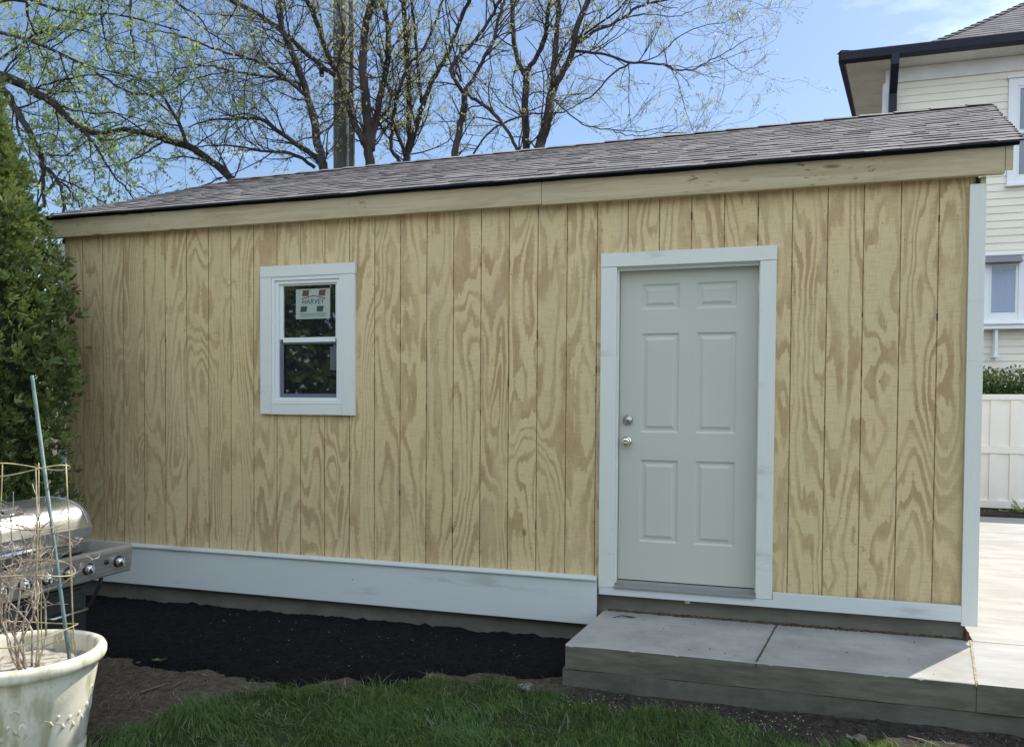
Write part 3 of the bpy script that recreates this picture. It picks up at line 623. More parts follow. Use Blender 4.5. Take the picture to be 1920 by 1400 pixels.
# sticker with its writing
def text_mesh(txt, size, cx, cz, y, sx_=1.0, shear=0):
    cu = bpy.data.curves.new('t', 'FONT'); cu.body = txt; cu.size = size; cu.align_x = 'CENTER'; cu.align_y = 'CENTER'; cu.shear = shear
    to = bpy.data.objects.new('t', cu); COL.objects.link(to); dg = bpy.context.evaluated_depsgraph_get(); dg.update()
    me = to.evaluated_get(dg).to_mesh(); vs = [(cx+v.co.x*sx_, y, cz+v.co.y) for v in me.vertices]; fs = [tuple(p.vertices) for p in me.polygons]
    to.evaluated_get(dg).to_mesh_clear(); bpy.data.objects.remove(to); bpy.data.curves.remove(cu); return vs, fs
b = MB(); ax0, ax1, az0, az1 = 1.984, 2.272, 1.792, 2.014; b.box((ax0, .0108, az0), (ax1, .0113, az1), 0)
W_, H_ = ax1-ax0, az1-az0; yy = .0104
def para(cx, cz, w, h, sh, mi): b.add([(cx-w/2-sh, yy, cz-h/2), (cx+w/2-sh, yy, cz-h/2), (cx+w/2+sh, yy, cz+h/2), (cx-w/2+sh, yy, cz+h/2)], [(0, 1, 2, 3)], mi)
para(ax0+W_*.29, az0+H_*.86, W_*.19, H_*.20, .004, 2); para(ax0+W_*.77, az0+H_*.86, W_*.19, H_*.20, .004, 2)
para(ax0+W_*.23, az0+H_*.33, W_*.19, H_*.19, .004, 3); para(ax0+W_*.71, az0+H_*.33, W_*.19, H_*.19, .004, 3)
pk = [(ax0+W_*.17, az0+H_*.66), (ax0+W_*.52, az0+H_*.755), (ax0+W_*.85, az0+H_*.665)]
for (x0_, z0_), (x1_, z1_) in zip(pk[:-1], pk[1:]): b.add([(x0_, yy, z0_), (x1_, yy, z1_), (x1_, yy, z1_+.007), (x0_, yy, z0_+.006)], [(0, 1, 2, 3)], 1)
vs, fs = text_mesh('HARVEY', .052, ax0+W_*.50, az0+H_*.565, yy, .98, .12); b.add(vs, fs, 1)
vs2 = [(v[0]+.0008, v[1]-.0001, v[2]+.0006) for v in vs]; b.add(vs2, fs, 1)
b.box((ax0+W_*.12, yy, az0+H_*.165), (ax0+W_*.88, yy+.0002, az0+H_*.18), 3)
vs, fs = text_mesh('WINDOWS DOORS', .021, ax0+W_*.50, az0+H_*.095, yy, 1.15); b.add(vs, fs, 3)
b.build('sticker', [M_paper, M_ink, M_red, M_green], win)

# ------------------------------------------------------------------ concrete step, driveway
ZP = -.203
b = MB()
def slab(x0, x1, y0, y1, z0, z1, parent, nm, mts, wob=.0):
    b = MB(); b.box((x0, y0, z0), (x1, y1, z1-.004), 1); b.box((x0+.002, y0+.002, z1-.0042), (x1-.002, y1-.002, z1), 0); return b.build(nm, mts, parent, .005)
step = thing('concrete_step', 'long poured concrete step below the shed door, split by a joint', 'step', (5.3, -.4, -.44))
JF, JB = at(1418, 1237, z=ZP), at(1457, 1172, y=.02)
def poly_slab(pts, z0, z1, nm, mts, parent, ch=.007):
    """slab whose front (first) edge has a worn chamfer; pts run front-left, ..., front-right, back-right, back-left"""
    b = MB(); rj = random.Random(6); nf = len(pts)-2; fr = []
    for i in range(nf-1):
        for t in np.linspace(0, 1, 60, endpoint=(i == nf-2)): fr.append(np.array(pts[i])*(1-t)+np.array(pts[i+1])*t)
    n = len(fr); br, bl = pts[-2], pts[-1]; w = [ch*(.55+.8*float(hnoise(np.array(p[0]*7), np.array(0.), 3))+(.9 if rj.random() < .06 else 0)+rj.uniform(-.06, .06)) for p in fr]
    top = [(p[0], p[1]+w[i], z1) for i, p in enumerate(fr)]; mid = [(p[0], p[1], z1-w[i]*.8) for i, p in enumerate(fr)]; low = [(p[0], p[1]+.001*math.sin(i*.7), z0) for i, p in enumerate(fr)]
    b.add(top+[(br[0], br[1], z1), (bl[0], bl[1], z1)], [tuple(range(n+2))], 0)
    b.add(top+mid, [(n+i, n+i+1, i+1, i) for i in range(n-1)], 0, True); b.add(mid+low, [(n+i, n+i+1, i+1, i) for i in range(n-1)], 1)
    b.add([(bl[0], bl[1], z0), low[0], mid[0], top[0], (bl[0], bl[1], z1)], [(0, 1, 2, 3, 4)], 1)
    b.add([low[-1], (br[0], br[1], z0), (br[0], br[1], z1), top[-1], mid[-1]], [(0, 1, 2, 3, 4)], 1)
    return b.build(nm, mts, parent)
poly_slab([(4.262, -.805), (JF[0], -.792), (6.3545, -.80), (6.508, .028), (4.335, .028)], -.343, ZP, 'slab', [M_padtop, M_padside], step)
b = MB()   # lower pour, slightly set back with an irregular lip
n = 150; xs = np.linspace(4.245, 9.5, n); yo = -.802+.004*np.sin(xs*9)+.004*(hnoise(xs*12, xs*0, 5)-.5)+.006*(hnoise(xs*31, xs*0, 8)-.5)+.008*sstep(xs, 4.3, 6.0); 
zt_ = -.3435-.006*hnoise(xs*9, xs*0, 2); b.add([(x, y, -.55) for x, y in zip(xs, yo)]+[(x, y, z) for x, y, z in zip(xs, yo, zt_)]+[(x, -.2, z) for x, z in zip(xs, zt_)], [(i, i+1, n+i+1, n+i) for i in range(n-1)]+[(n+i, n+i+1, 2*n+i+1, 2*n+i) for i in range(n-1)])
b.add([(4.245, .0, -.55), (4.245, -.802, -.55), (4.245, -.802, -.346), (4.245, .0, -.346)], [(0, 1, 2, 3)])
b.build('footing', make_concrete('footing_concrete', (.15, .14, .115), (.10, .10, .08), (1.5, 1, 4), stain=(.20, .21, .20), amt=.35), step)
b = MB()
for i in range(70):
    pass
rj = random.Random(2)
xs = np.linspace(4.36, 6.5, 160); b.add([(x, .0305, ZP-.005) for x in xs]+[(x, .0275-rj.uniform(.006, .026)*(1.4 if hnoise(np.array(x*4), np.array(0.), 3) > .5 else .8), ZP+.0012) for x in xs]+[(x, .0298, ZP+rj.uniform(.006, .016)) for x in xs], [(160+i, 161+i, 321+i, 320+i) for i in range(159)])
b.add([(JF[0]-.006, -.7935, ZP-.007), (JF[0]+.005, -.7935, ZP-.006), (JF[0]+.003, -.7935, ZP-.03), (JF[0]-.002, -.7935, ZP-.034)], [(0, 1, 2, 3)])
P0, P1 = np.array([JF[0], -.788]), np.array([JB[0], .02])
ts = np.linspace(0, 1, 50); L_ = [P0*(1-t)+P1*t for t in ts]; b.add([(p[0]-rj.uniform(.003, .008), p[1], ZP+.0015) for p in L_]+[(p[0]+rj.uniform(.003, .008), p[1], ZP+.0015) for p in L_], [(i, 50+i, 51+i, i+1) for i in range(49)])
b.build('joint_crack', M_joint, step)
drive = MB()
D = [(6.357, -.80), (9.5, -.80), (9.5, .008), (6.519, .008)]
def dslab(pts): 
    n = len(pts); drive.add([(x, y, ZP) for x, y in pts], [tuple(range(n))], 0); drive.add([(x, y, -.5 if pts[0][1] > -.7 else -.343) for x, y in pts]+[(x, y, ZP) for x, y in pts], [(i, (i+1) % n, n+(i+1) % n, n+i) for i in range(n)], 1)
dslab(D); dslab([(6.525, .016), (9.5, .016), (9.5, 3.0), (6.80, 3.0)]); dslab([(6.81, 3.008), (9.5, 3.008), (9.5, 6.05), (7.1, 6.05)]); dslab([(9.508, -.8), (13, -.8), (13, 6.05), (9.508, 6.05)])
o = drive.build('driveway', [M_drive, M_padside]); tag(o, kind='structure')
b = MB(); ts = np.linspace(0, 1, 60); L0, L1 = np.array([6.356, -.80]), np.array([6.513, .02])
b.add([(*(L0*(1-t)+L1*t)[:2]-np.array([.004+rj.uniform(0, .003), 0]), ZP+.003+rj.uniform(0, .003)) for t in ts]+[(*(L0*(1-t)+L1*t)[:2]+np.array([.005+rj.uniform(0, .003), 0]), ZP+.004+rj.uniform(0, .003)) for t in ts], [(i, 60+i, 61+i, i+1) for i in range(59)])
b.tube([(6.352, -.798, ZP-.001), (6.354, -.803, ZP-.014)], [.007, .005], 6)
o = b.build('expansion_joint', noisy('foam_joint', (.40, .35, .27), (.24, .19, .13), 30, .9)); tag(o, 'tan joint filler strip between the step and the driveway', 'joint strip')
# bracket near corner
b = MB(); b.box((6.485, -.006, -.195), (6.500, .029, -.150)); b.build('anchor_strap', mat('rust_strap', (.10, .05, .03), .8), shed)
b = MB(); b.add([at(1452, 1102+0, y=-.01)+np.array([0, 0, -.003])]*0 or [(4.86, -.02, -.086), (4.90, -.02, -.086), (4.895, -.02, -.103), (4.868, -.02, -.106)], [(0, 1, 2, 3)]); b.build('wood_scrap', M_ply, shed)
tag(litter('step_debris', 34, lambda r: (r.uniform(4.5, 6.2), r.uniform(-.72, -.05)), .0015, .005, mat('dark_crumbs', (.06, .05, .04), .9), 12), 'dark crumbs and specks on the concrete step', 'debris', kind='stuff')
for q in bpy.data.objects:
    if q.name == 'step_debris':
        for v_ in q.data.vertices: v_.co.z = v_.co.z-float(gh(np.array(v_.co.x), np.array(v_.co.y)))+ZP+.0005
# curled leaf on the step
b = MB(); p0 = at(1150, 1157, z=ZP+.004); b.tube([p0, p0+np.array([.05, .02, .012]), p0+np.array([.11, .03, .006]), p0+np.array([.14, .02, .01])], [.002, .004, .006, .002], 5)
tag(b.build('dry_leaf', mat('dark_leaf', (.05, .04, .03), .8)), 'small curled dark leaf on the step near its left end', 'leaf')
# soil strip under fence and yard behind
b = MB(); b.box((6.9, 6.052, -.48), (14, 6.95, -.175)); o = b.build('soil_bed', M_ground); tag(o, kind='structure')

# ------------------------------------------------------------------ fence, plants, hedge
fence = thing('vinyl_fence', 'white vinyl board fence behind the driveway', 'fence', (10, 6.7, -.2))
b = MB(); b.box((7.0, 6.70, -.12), (13.5, 6.72, 1.28)); b.build('panel', M_fence, fence)
b = MB(); 
for z0, z1 in ((1.265, 1.335), (.56, .65), (-.16, -.06)): b.box((7.0, 6.672, z0), (13.5, 6.735, z1))
b.build('rail', M_fence, fence, .003)
b = MB(); x = 7.05; i = 0
while x < 13.4:
    b.box((x, 6.684, -.058), (x+.11, 6.6995, .558)); b.box((x, 6.684, .652), (x+.11, 6.6995, 1.263)); x += .235; i += 1
b.build('picket', M_fence, fence, .002)
for x in (6.94, 9.35, 11.8):
    b = MB(); b.box((x, 6.64, -.2), (x+.11, 6.77, 1.40)); b.prism([(x-.01, 6.63), (x+.12, 6.63), (x+.12, 6.78), (x-.01, 6.78)], 2, 1.4, 1.42); b.build('post', M_fence, fence, .003)
weed('garden_plant', 'leafy plant with upright pale leaves at the foot of the white fence', (8.52, 6.35, -.19), 11, .26, .05, M_leafA, 5, 1.2, 'plant')
weed('garden_plant', 'low green plant left of the leafy plant by the fence', (8.32, 6.45, -.19), 12, .11, .05, M_arb, 6, .5, 'plant')
weed('garden_plant', 'smallest green plant by the fence, nearest the shed corner', (8.16, 6.42, -.19), 9, .09, .04, M_arb, 8, .5, 'plant')

def bush(name, c, rx, ry, rz, n, leaf, mt, label, cat, seed, kind=None, corem=None):
    r = np.random.default_rng(seed); t = thing(name, label, cat, tuple(c)) 
    d = r.normal(size=(n, 3)); d /= np.linalg.norm(d, axis=1)[:, None]; d = np.sign(d)*np.abs(d)**.6
    k = r.uniform(.75, 1.08, n)[:, None]*(.85+.3*fbm(d[:, 0]*3+9, d[:, 2]*3+d[:, 1]*2+9, 3, seed))[:, None]
    P = np.array(c)+d*k*np.array([rx, ry, rz]); a = r.normal(size=(n, 3)); a /= np.linalg.norm(a, axis=1)[:, None]; b_ = np.cross(a, r.normal(size=(n, 3))); b_ /= np.linalg.norm(b_, axis=1)[:, None]
    s = r.uniform(.6, 1.3, n)[:, None]*leaf
    quads('foliage', P, a*s, b_*s*.5, mt, t, r.random(n))
    b = MB(); b.lathe([(0, -rz), (rx*.3, -rz), (rx*.7, -rz*.5), (rx*.8, 0), (rx*.75, rz*.6), (0, rz*.8)], c, 24); vv = b.v[0]; vv[:, 1] = c[1]+(vv[:, 1]-c[1])*ry/rx; b.build('branches', corem or M_bark, t)
    return t
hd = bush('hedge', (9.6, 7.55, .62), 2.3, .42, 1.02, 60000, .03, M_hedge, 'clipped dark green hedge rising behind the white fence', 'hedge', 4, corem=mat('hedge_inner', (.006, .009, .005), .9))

# ------------------------------------------------------------------ neighbour house
HY = 9.0; HX0 = 7.26; HX1 = 14.0
house = thing('house', 'two-storey cream house with black gutter beyond the shed', 'house', (10, HY, -.3))
def lap(b, x0, x1, z0, z1, y, e=.115):
    z = z0
    while z < z1:
        zz = min(z+e, z1); b.add([(x0, y-.014, z), (x1, y-.014, z), (x1, y-.001, zz), (x0, y-.001, zz)], [(0, 1, 2, 3)]); b.add([(x0, y, z), (x1, y, z), (x1, y-.014, z), (x0, y-.014, z)], [(0, 1, 2, 3)]); z = zz
SW = .20*8
b = MB(); lap(b, HX0, HX1, -.3, 6.36, HY)
b.add([(HX0, HY, -.3), (HX0+SW, HY+8, -.3), (HX0+SW, HY+8, 6.5), (HX0, HY, 6.5)], [(0, 3, 2, 1)]); b.add([(HX1, HY, -.3), (HX1, HY+8, -.3), (HX1, HY+8, 6.5), (HX1, HY, 6.5)], [(0, 1, 2, 3)]); b.add([(HX0+SW, HY+8, -.3), (HX1, HY+8, -.3), (HX1, HY+8, 6.5), (HX0+SW, HY+8, 6.5)], [(0, 1, 2, 3)])
b.build('wall', M_sidingH, house)
b = MB(); b.box((HX0-.10, HY-.035, -.3), (HX0+.05, HY-.016, 6.36)); b.box((HX0-.10, HY-.0155, -.3), (HX0-.005, HY+.1, 6.36)); b.box((HX0-.06, HY-.03, 6.361), (HX0-.021, HY+.1, 6.58)); b.build('corner_board', M_whiteP, house)
b = MB(); b.box((HX0-.02, HY-.04, 6.36), (HX1, HY-.002, 6.585)); b.build('frieze_board', M_soffit, house)
ZS = 6.59; A_ = at(1592, 122, z=ZS); B_ = at(1614, 222, z=ZS); dB = (B_-A_)/(B_[1]-A_[1]); GY = 8.53
A0 = np.array([at(1579, 122, y=GY)[0], GY, ZS]); Bf = A0+dB*9
b = MB(); yj = list(np.arange(A0[1], A0[1]+9, .1))
b.add([(A0[0]+.05, GY+.02, ZS), (HX1+.5, GY+.02, ZS), (HX1+.5, HY, ZS), (HX0, HY, ZS), (HX0+.2*9, HY+9, ZS), (Bf[0]+.05, HY+9, ZS)], [(0, 1, 2, 3), (0, 3, 4, 5)])
x = A0[0]+.2
while x < HX1: b.box((x, GY+.03, ZS-.006), (x+.008, HY-.001, ZS-.0005)); x += .19
for i in range(14):
    y = HY+.4+i*.62; xa = A0[0]+dB[0]*(y-GY)+.06; b.box((xa, y, ZS-.012), (HX0+.2*(y-HY)-.001, y+.05, ZS-.0007))
b.build('soffit', M_soffit, house)
b = MB(); b.prism([(GY-.10, 6.60), (GY+.015, 6.575), (GY+.015, 6.72), (GY-.12, 6.72)], 0, A0[0]-.03, HX1+.5); gut = b.build('gutter', M_gutter, house, .004)
b = MB(); q0 = A0+np.array([-.06, -.05, 0]); q1 = q0+dB*9
b.add([q0+np.array([0, 0, -.0]), q0+np.array([.075, 0, -.01]), q0+np.array([.075, 0, .13]), q0+np.array([0, 0, .13]), q1, q1+np.array([.075, 0, -.01]), q1+np.array([.075, 0, .13]), q1+np.array([0, 0, .13])], [(0, 1, 2, 3), (4, 7, 6, 5), (0, 4, 5, 1), (1, 5, 6, 2), (2, 6, 7, 3), (3, 7, 4, 0)]); b.build('gutter', M_gutter, house)
dp0 = at(1671, 118, y=GY-.05); b = MB()
xw = at(1673, 165, y=HY-.1)[0]
pth = [(xw-.03, GY-.06, 6.62), (xw-.03, GY-.06, 6.45), (xw+.01, HY-.10, 6.15), (xw+.01, HY-.10, 6.0), (xw+.01, HY-.10, 0)]
for p, q in zip(pth[:-1], pth[1:]):
    h = .055; b.add([(p[0]-h, p[1]-h, p[2]), (p[0]+h, p[1]-h, p[2]), (p[0]+h, p[1]+h, p[2]), (p[0]-h, p[1]+h, p[2]), (q[0]-h, q[1]-h, q[2]), (q[0]+h, q[1]-h, q[2]), (q[0]+h, q[1]+h, q[2]), (q[0]-h, q[1]+h, q[2])], [(0, 1, 5, 4), (1, 2, 6, 5), (2, 3, 7, 6), (3, 0, 4, 7)])
b.build('downspout', M_gutter, house)
# roof with flared hip
hip_px = [(1577, 110), (1660, 99), (1730, 88), (1800, 60), (1860, 34), (1925, 5), (2060, -58)]
hip = []
kx = A0[0]-.05-(GY-.12)
for u, v in hip_px:
    d = FW+(u-960)/1500*RV-(v-792.571)/1500*UP; t = (kx-(CAM[0]-CAM[1]))/(d[0]-d[1]); hip.append(CAM+t*d)
hip[0][2] = 6.725
for i in range(1, len(hip)): hip[i][2] = max(hip[i][2], hip[i-1][2]+.02)
b = MB(); tone = []; rr = random.Random(4)
H = np.array(hip); sl_ = np.concatenate([[0], np.cumsum(np.linalg.norm(np.diff(H[:, 1:], axis=0), axis=1))]); nr = int(sl_[-1]/.16)
for i in range(nr):
    s0, s1 = i*.16, (i+1.1)*.16; p = [np.interp(s0, sl_, H[:, k]) for k in range(3)]; q = [np.interp(s1, sl_, H[:, k]) for k in range(3)]; x = p[0]
    while x < 15:
        x2 = x+rr.choice([.2, .3, .4]); b.add([(x, p[1], p[2]+.012), (x2, p[1], p[2]+.012), (x2+(0 if x > p[0] else 0), q[1], q[2]), (max(x, q[0]), q[1], q[2]), (x, p[1], p[2]-.01), (x2, p[1], p[2]-.01)], [(0, 1, 2, 3), (4, 5, 1, 0)]); tone += [rr.random()]*2; x = x2
# left hip plane, sloping away (solid roof behind)
n = len(H)
for i in range(n-1):
    b.add([H[i], H[i+1], H[i+1]+np.array([2.2, 9, 0]), H[i]+dB*9+np.array([.02, 0, 0])], [(0, 3, 2, 1)]); tone += [.4]
b.build('roof', M_shingle2, house, attr=tone)
b = MB(); hc = []
for i in range(40):
    s0, s1 = i/40*sl_[-1], (i+1.3)/40*sl_[-1]; p = np.array([np.interp(s0, sl_, H[:, k]) for k in range(3)])+np.array([0, 0, .035]); q = np.array([np.interp(s1, sl_, H[:, k]) for k in range(3)])+np.array([0, 0, .012]); w = np.array([.10, -.02, -.02]); w2 = np.array([-.06, .1, -.02])
    b.add([p+w, q+w, q, p, q+w2, p+w2], [(0, 1, 2, 3), (3, 2, 4, 5)])
b.build('hip_cap', M_shingle2, house)
def hwindow(x0, x1, z0, z1, label=None, awn=False):
    b = MB(); cs = .12; b.box((x0-cs, HY-.045, z0-.1), (x0, HY-.015, z1+cs)); b.box((x1, HY-.045, z0-.1), (x1+cs, HY-.015, z1+cs)); b.box((x0+.001, HY-.045, z1), (x1-.001, HY-.015, z1+cs)); b.box((x0-cs-.03, HY-.075, z1+cs+.001), (x1+cs+.03, HY-.015, z1+cs+.035)); b.box((x0-cs-.02, HY-.09, z0-.14), (x1+cs+.02, HY-.015, z0-.101)); b.box((x0+.001, HY-.045, z0-.1), (x1-.001, HY-.015, z0))
    w = b.build('window', M_whiteP, house, .003); f = .04
    b = MB(); b.box((x0+.001, HY-.035, z0+.001), (x0+f, HY-.012, z1-.001)); b.box((x1-f, HY-.035, z0+.001), (x1-.001, HY-.012, z1-.001)); b.box((x0+f, HY-.035, z1-f), (x1-f, HY-.012, z1-.001)); b.box((x0+f, HY-.035, z0+.001), (x1-f, HY-.012, z0+f))
    if not awn: zm = (z0+z1)/2; b.box((x0+f, HY-.035, zm-.03), (x1-f, HY-.012, zm+.03))
    b.build('sash', M_vinyl, w)
    b = MB(); b.box((x0+f, HY-.022, z0+f), (x1-f, HY-.017, z1-f)); b.build('pane', M_hglass, w); return w
w1 = hwindow(8.72, 9.13, 2.60, 3.40, awn=True)
b = MB()   # curtain drawn behind the lower window
xs = np.linspace(8.76, 9.09, 40); zt = 3.32; b.add([(x, HY-.0265+.002*math.sin(x*60), 2.65) for x in xs]+[(x, HY-.0265+.002*math.sin(x*60), zt-.03*abs(math.sin(x*22))) for x in xs], [(i, i+1, 41+i, 40+i) for i in range(39)]); b.build('curtain', M_curtain, w1)
b = MB(); b.prism([(HY-.20, 3.40), (HY-.05, 3.53), (HY-.046, 3.53), (HY-.046, 3.40)], 0, 8.60, 9.15); b.build('awning', mat('grey_awning', (.22, .22, .24), .7), w1)
w2 = hwindow(9.06, 9.86, 4.72, 6.12)
b = MB(); b.box((8.55, HY-.22, 2.37), (9.4, HY-.016, 2.41)); b.box((8.79, HY-.18, 1.98), (8.83, HY-.016, 2.365)); b.box((8.77, HY-.21, 1.93), (8.85, HY-.016, 1.978)); b.build('window_shelf', M_whiteP, house, .003)

house.location = (11.88, 14.70, -.884); house.scale = (1.4, 1.4, 1.4)      # house scaled up about the camera so it stands well behind the fence

# ------------------------------------------------------------------ trees
class Tree:
    def __init__(s, name, label, cat='tree', base=(0, 0, 0), seed=1, group=None):
        s.root = thing(name, label, cat, base, group); s.b = MB(); s.L = []; s.r = np.random.default_rng(seed)
    def spline(s, P, n):
        P = np.asarray(P, float); k = len(P); t = np.linspace(0, k-1, n); out = []
        for q in t:
            i = min(int(q), k-2); f = q-i; p0 = P[max(i-1, 0)]; p1 = P[i]; p2 = P[i+1]; p3 = P[min(i+2, k-1)]
            out.append(.5*((2*p1)+(-p0+p2)*f+(2*p0-5*p1+4*p2-p3)*f*f+(-p0+3*p1-3*p2+p3)*f**3))
        return np.array(out)
    def limb(s, px, D, r0, r1, lvl=0, dens=1.0, Dv=.5, leaf=1.0, up=None, k=7):
        """trace of a main limb (photo pixels) set at depth D with its own wander in depth"""
        n = len(px); dd = np.cumsum(s.r.normal(0, .22, n))*Dv; dd -= dd[0]
        P = [at(u, v, D=D+dd[i]) for i, (u, v) in enumerate(px)]
        if up: 
            d = P[-1]-P[-2]; d /= np.linalg.norm(d)+1e-9; p = P[-1]
            for i in range(3): d = d+np.array([s.r.normal(0, .15), s.r.normal(0, .15), .12]); d /= np.linalg.norm(d); p = p+d*up/3; P.append(p)
        Q = s.spline(P, max(6, 4*len(P))); Q += s.r.normal(0, .007, Q.shape)
        rr = np.linspace(r0, r1, len(Q)); s.b.tube(Q, rr, k); s.kids(Q, rr, 1, dens, leaf)
        return Q
    def kids(s, Q, rr, lvl, dens, leaf):
        L_ = np.linalg.norm(np.diff(Q, axis=0), axis=1).sum()
        gap = {1: .175, 2: .155, 3: .11}[lvl]; n = int(L_/gap*dens*(1 if lvl > 1 else 1)+s.r.random())
        for i in range(n):
            t = s.r.uniform(.12 if lvl > 1 else .04, 1)*(len(Q)-1.001); j = int(t); p = Q[j]*(1-t+j)+Q[j+1]*(t-j); tan = Q[j+1]-Q[j]; tan /= np.linalg.norm(tan)+1e-9
            q = s.r.normal(size=3); q -= q.dot(tan)*tan; q /= np.linalg.norm(q)+1e-9; a = s.r.uniform(.5, 1.15); d = tan*math.cos(a)+q*math.sin(a); d[2] += .12
            ln = {1: s.r.uniform(.35, 1.25), 2: s.r.uniform(.15, .5), 3: s.r.uniform(.06, .2)}[lvl]; m_ = {1: 6, 2: 4, 3: 3}[lvl]
            P = [p]; 
            for z in range(m_-1):
                d = d+s.r.normal(0, .2, 3)+np.array([0, 0, .07]); d /= np.linalg.norm(d)+1e-9; P.append(P[-1]+d*ln/(m_-1))
            r0 = min(rr[j]*.5, {1: .013, 2: .0065, 3: .0035}[lvl]); P = np.array(P); r_ = np.linspace(r0, max(r0*.4, .0021), m_)
            s.b.tube(P, r_, 4 if lvl == 1 else 3, cap=False)
            if lvl < 3: s.kids(P, r_, lvl+1, 1.0, leaf)
            if lvl >= 2:
                nl = s.r.poisson((.5 if lvl == 2 else .45)*leaf)
                for z in range(nl): f = s.r.uniform(.3, 1); i2 = min(int(f*(m_-1)), m_-2); s.L.append(P[i2]+(P[i2+1]-P[i2])*s.r.random())
                if s.r.random() < .55*min(leaf, 1): s.L.append(P[-1])
    def done(s, leafmat_, size):
        s.b.build('trunk', M_bark, s.root); P = np.array(s.L); n = len(P); r = s.r
        print('tree', s.root.name, 'leaves', n, 'faces', len(s.b.f), flush=True)
        rep = 2; P = np.repeat(P, rep, 0)+r.normal(0, size*.8, (n*rep, 3)); n *= rep
        a = r.normal(size=(n, 3)); a[:, 2] += .4; a /= np.linalg.norm(a, axis=1)[:, None]; b_ = np.cross(a, r.normal(size=(n, 3))); b_ /= np.linalg.norm(b_, axis=1)[:, None]
        sz = r.uniform(.5, 1.3, n)[:, None]*size
        quads('crown', P, a*sz, b_*sz*.5, leafmat_, s.root, r.random(n))
c2 = lambda pts: [(700+x/2.2326, y/2.2326) for x, y in pts]        # from the enlarged middle crop
c1 = lambda pts: [(x/2.4, y/2.4) for x, y in pts]                  # from the enlarged left crop
c3 = lambda pts: [(560+x/4.24, y/4.24) for x, y in pts]
def gbase(u, v, D): p = at(u, v, D=D); return (float(p[0]), float(p[1]), -.47)
def stem_to_ground(T, px0, D, r):
    p = at(*px0, D=D); T.b.tube([(p[0], p[1], -.6), (p[0]+.03, p[1], 1.5), tuple(p)], [r*1.5, r*1.25, r], 8)
def make_trees():
    # right-hand budding tree with two stems
    D = 12.2; T = Tree('budding_tree', 'rightmost budding tree behind the shed, forked with long bare arching twigs', 'tree', gbase(1010, 283, D), 21)
    stem_to_ground(T, (1005, 300), D, .085)
    T.limb(c2([(685, 660), (700, 600), (730, 500), (745, 400), (765, 350)]), D, .085, .065)
    T.limb(c2([(760, 355), (752, 300), (762, 200), (772, 100), (775, 0)]), D, .05, .032, up=1.5)
    T.limb(c2([(765, 350), (800, 290), (840, 200), (850, 120), (900, 0)]), D, .055, .035, up=1.5)
    T.limb(c2([(850, 185), (930, 130), (1040, 80), (1110, 30), (1230, 0)]), D, .026, .012, up=.6)
    T.limb(c2([(850, 215), (950, 225), (1080, 262), (1200, 265), (1260, 290), (1330, 295), (1380, 270), (1450, 235), (1540, 180), (1590, 152)]), D, .022, .004, dens=.85, leaf=1.2)
    T.limb(c2([(1100, 262), (1180, 240), (1290, 150), (1400, 105), (1480, 90), (1530, 40)]), D, .010, .003, dens=.9, leaf=1.2)
    T.limb(c2([(1330, 295), (1400, 320), (1470, 325)]), D, .006, .003, dens=.7); T.limb(c2([(1450, 235), (1500, 270), (1545, 300), (1585, 280)]), D, .006, .003, dens=.8)
    T.limb(c2([(1080, 262), (1000, 310), (930, 390), (850, 440), (800, 470)]), D, .016, .008)
    T.limb(c2([(750, 410), (800, 460), (880, 520), (1000, 545), (1130, 550), (1260, 525)]), D, .014, .004, leaf=1)
    T.limb(c2([(1000, 545), (1100, 570), (1210, 555), (1330, 560), (1370, 525)]), D, .008, .003); T.limb(c2([(1400, 560), (1440, 520), (1490, 490)]), D, .005, .003, dens=.8)
    T.limb(c2([(860, 160), (1000, 60), (1100, -20), (1300, -60), (1480, -20)]), D, .018, .004, dens=1.0); T.limb(c2([(1040, 80), (1150, 60), (1260, 70), (1350, 40), (1420, 10)]), D, .010, .003, dens=1.0, leaf=1.2)
    T.done(M_leafB, .020)
    D = 12.6; T = Tree('budding_tree', 'slim dark Y-shaped budding tree left of the rightmost tree behind the shed', 'tree', gbase(985, 283, D), 22)
    stem_to_ground(T, (985, 300), D, .062)
    T.limb(c2([(638, 660), (640, 560), (638, 450), (638, 300)]), D, .062, .052)
    T.limb(c2([(635, 310), (600, 240), (585, 120), (583, 0)]), D, .045, .03, up=1.6); T.limb(c2([(640, 300), (690, 230), (725, 130), (738, 0)]), D, .04, .026, up=1.6)
    T.limb(c2([(650, 400), (690, 385), (740, 400), (790, 440)]), D, .012, .006); T.limb(c2([(800, 470), (700, 478), (640, 480), (560, 510), (480, 560), (420, 645)]), D, .012, .016)
    T.done(M_leafB, .020)
    D = 12.0; T = Tree('budding_tree', 'budding tree with a hooked looping limb, centre of the row behind the shed', 'tree', gbase(855, 292, D), 23)
    stem_to_ground(T, (850, 300), D, .06)
    T.limb(c2([(335, 690), (345, 620), (370, 500), (385, 400)]), D, .058, .045)
    T.limb(c2([(385, 395), (350, 350), (325, 300), (345, 250), (400, 200), (470, 110), (530, 0)]), D, .032, .018, up=1.2)
    T.limb(c2([(385, 380), (430, 310), (470, 230), (500, 180), (530, 60), (550, 0)]), D, .03, .018, up=1.2)
    T.limb(c2([(612, 650), (600, 620), (550, 530), (500, 470), (440, 425), (380, 385)]), D, .026, .024)
    T.limb(c2([(345, 300), (370, 340), (330, 180), (310, 60), (300, 0)]), D, .014, .008, up=.8); T.limb(c2([(470, 240), (560, 150), (640, 90), (700, 20)]), D, .012, .006, leaf=1.3)
    T.done(M_leafB, .022)
    D = 12.8; T = Tree('budding_tree', 'many-stemmed budding tree between the pole and the hooked tree', 'tree', gbase(765, 302, D), 24)
    stem_to_ground(T, (765, 310), D, .085)
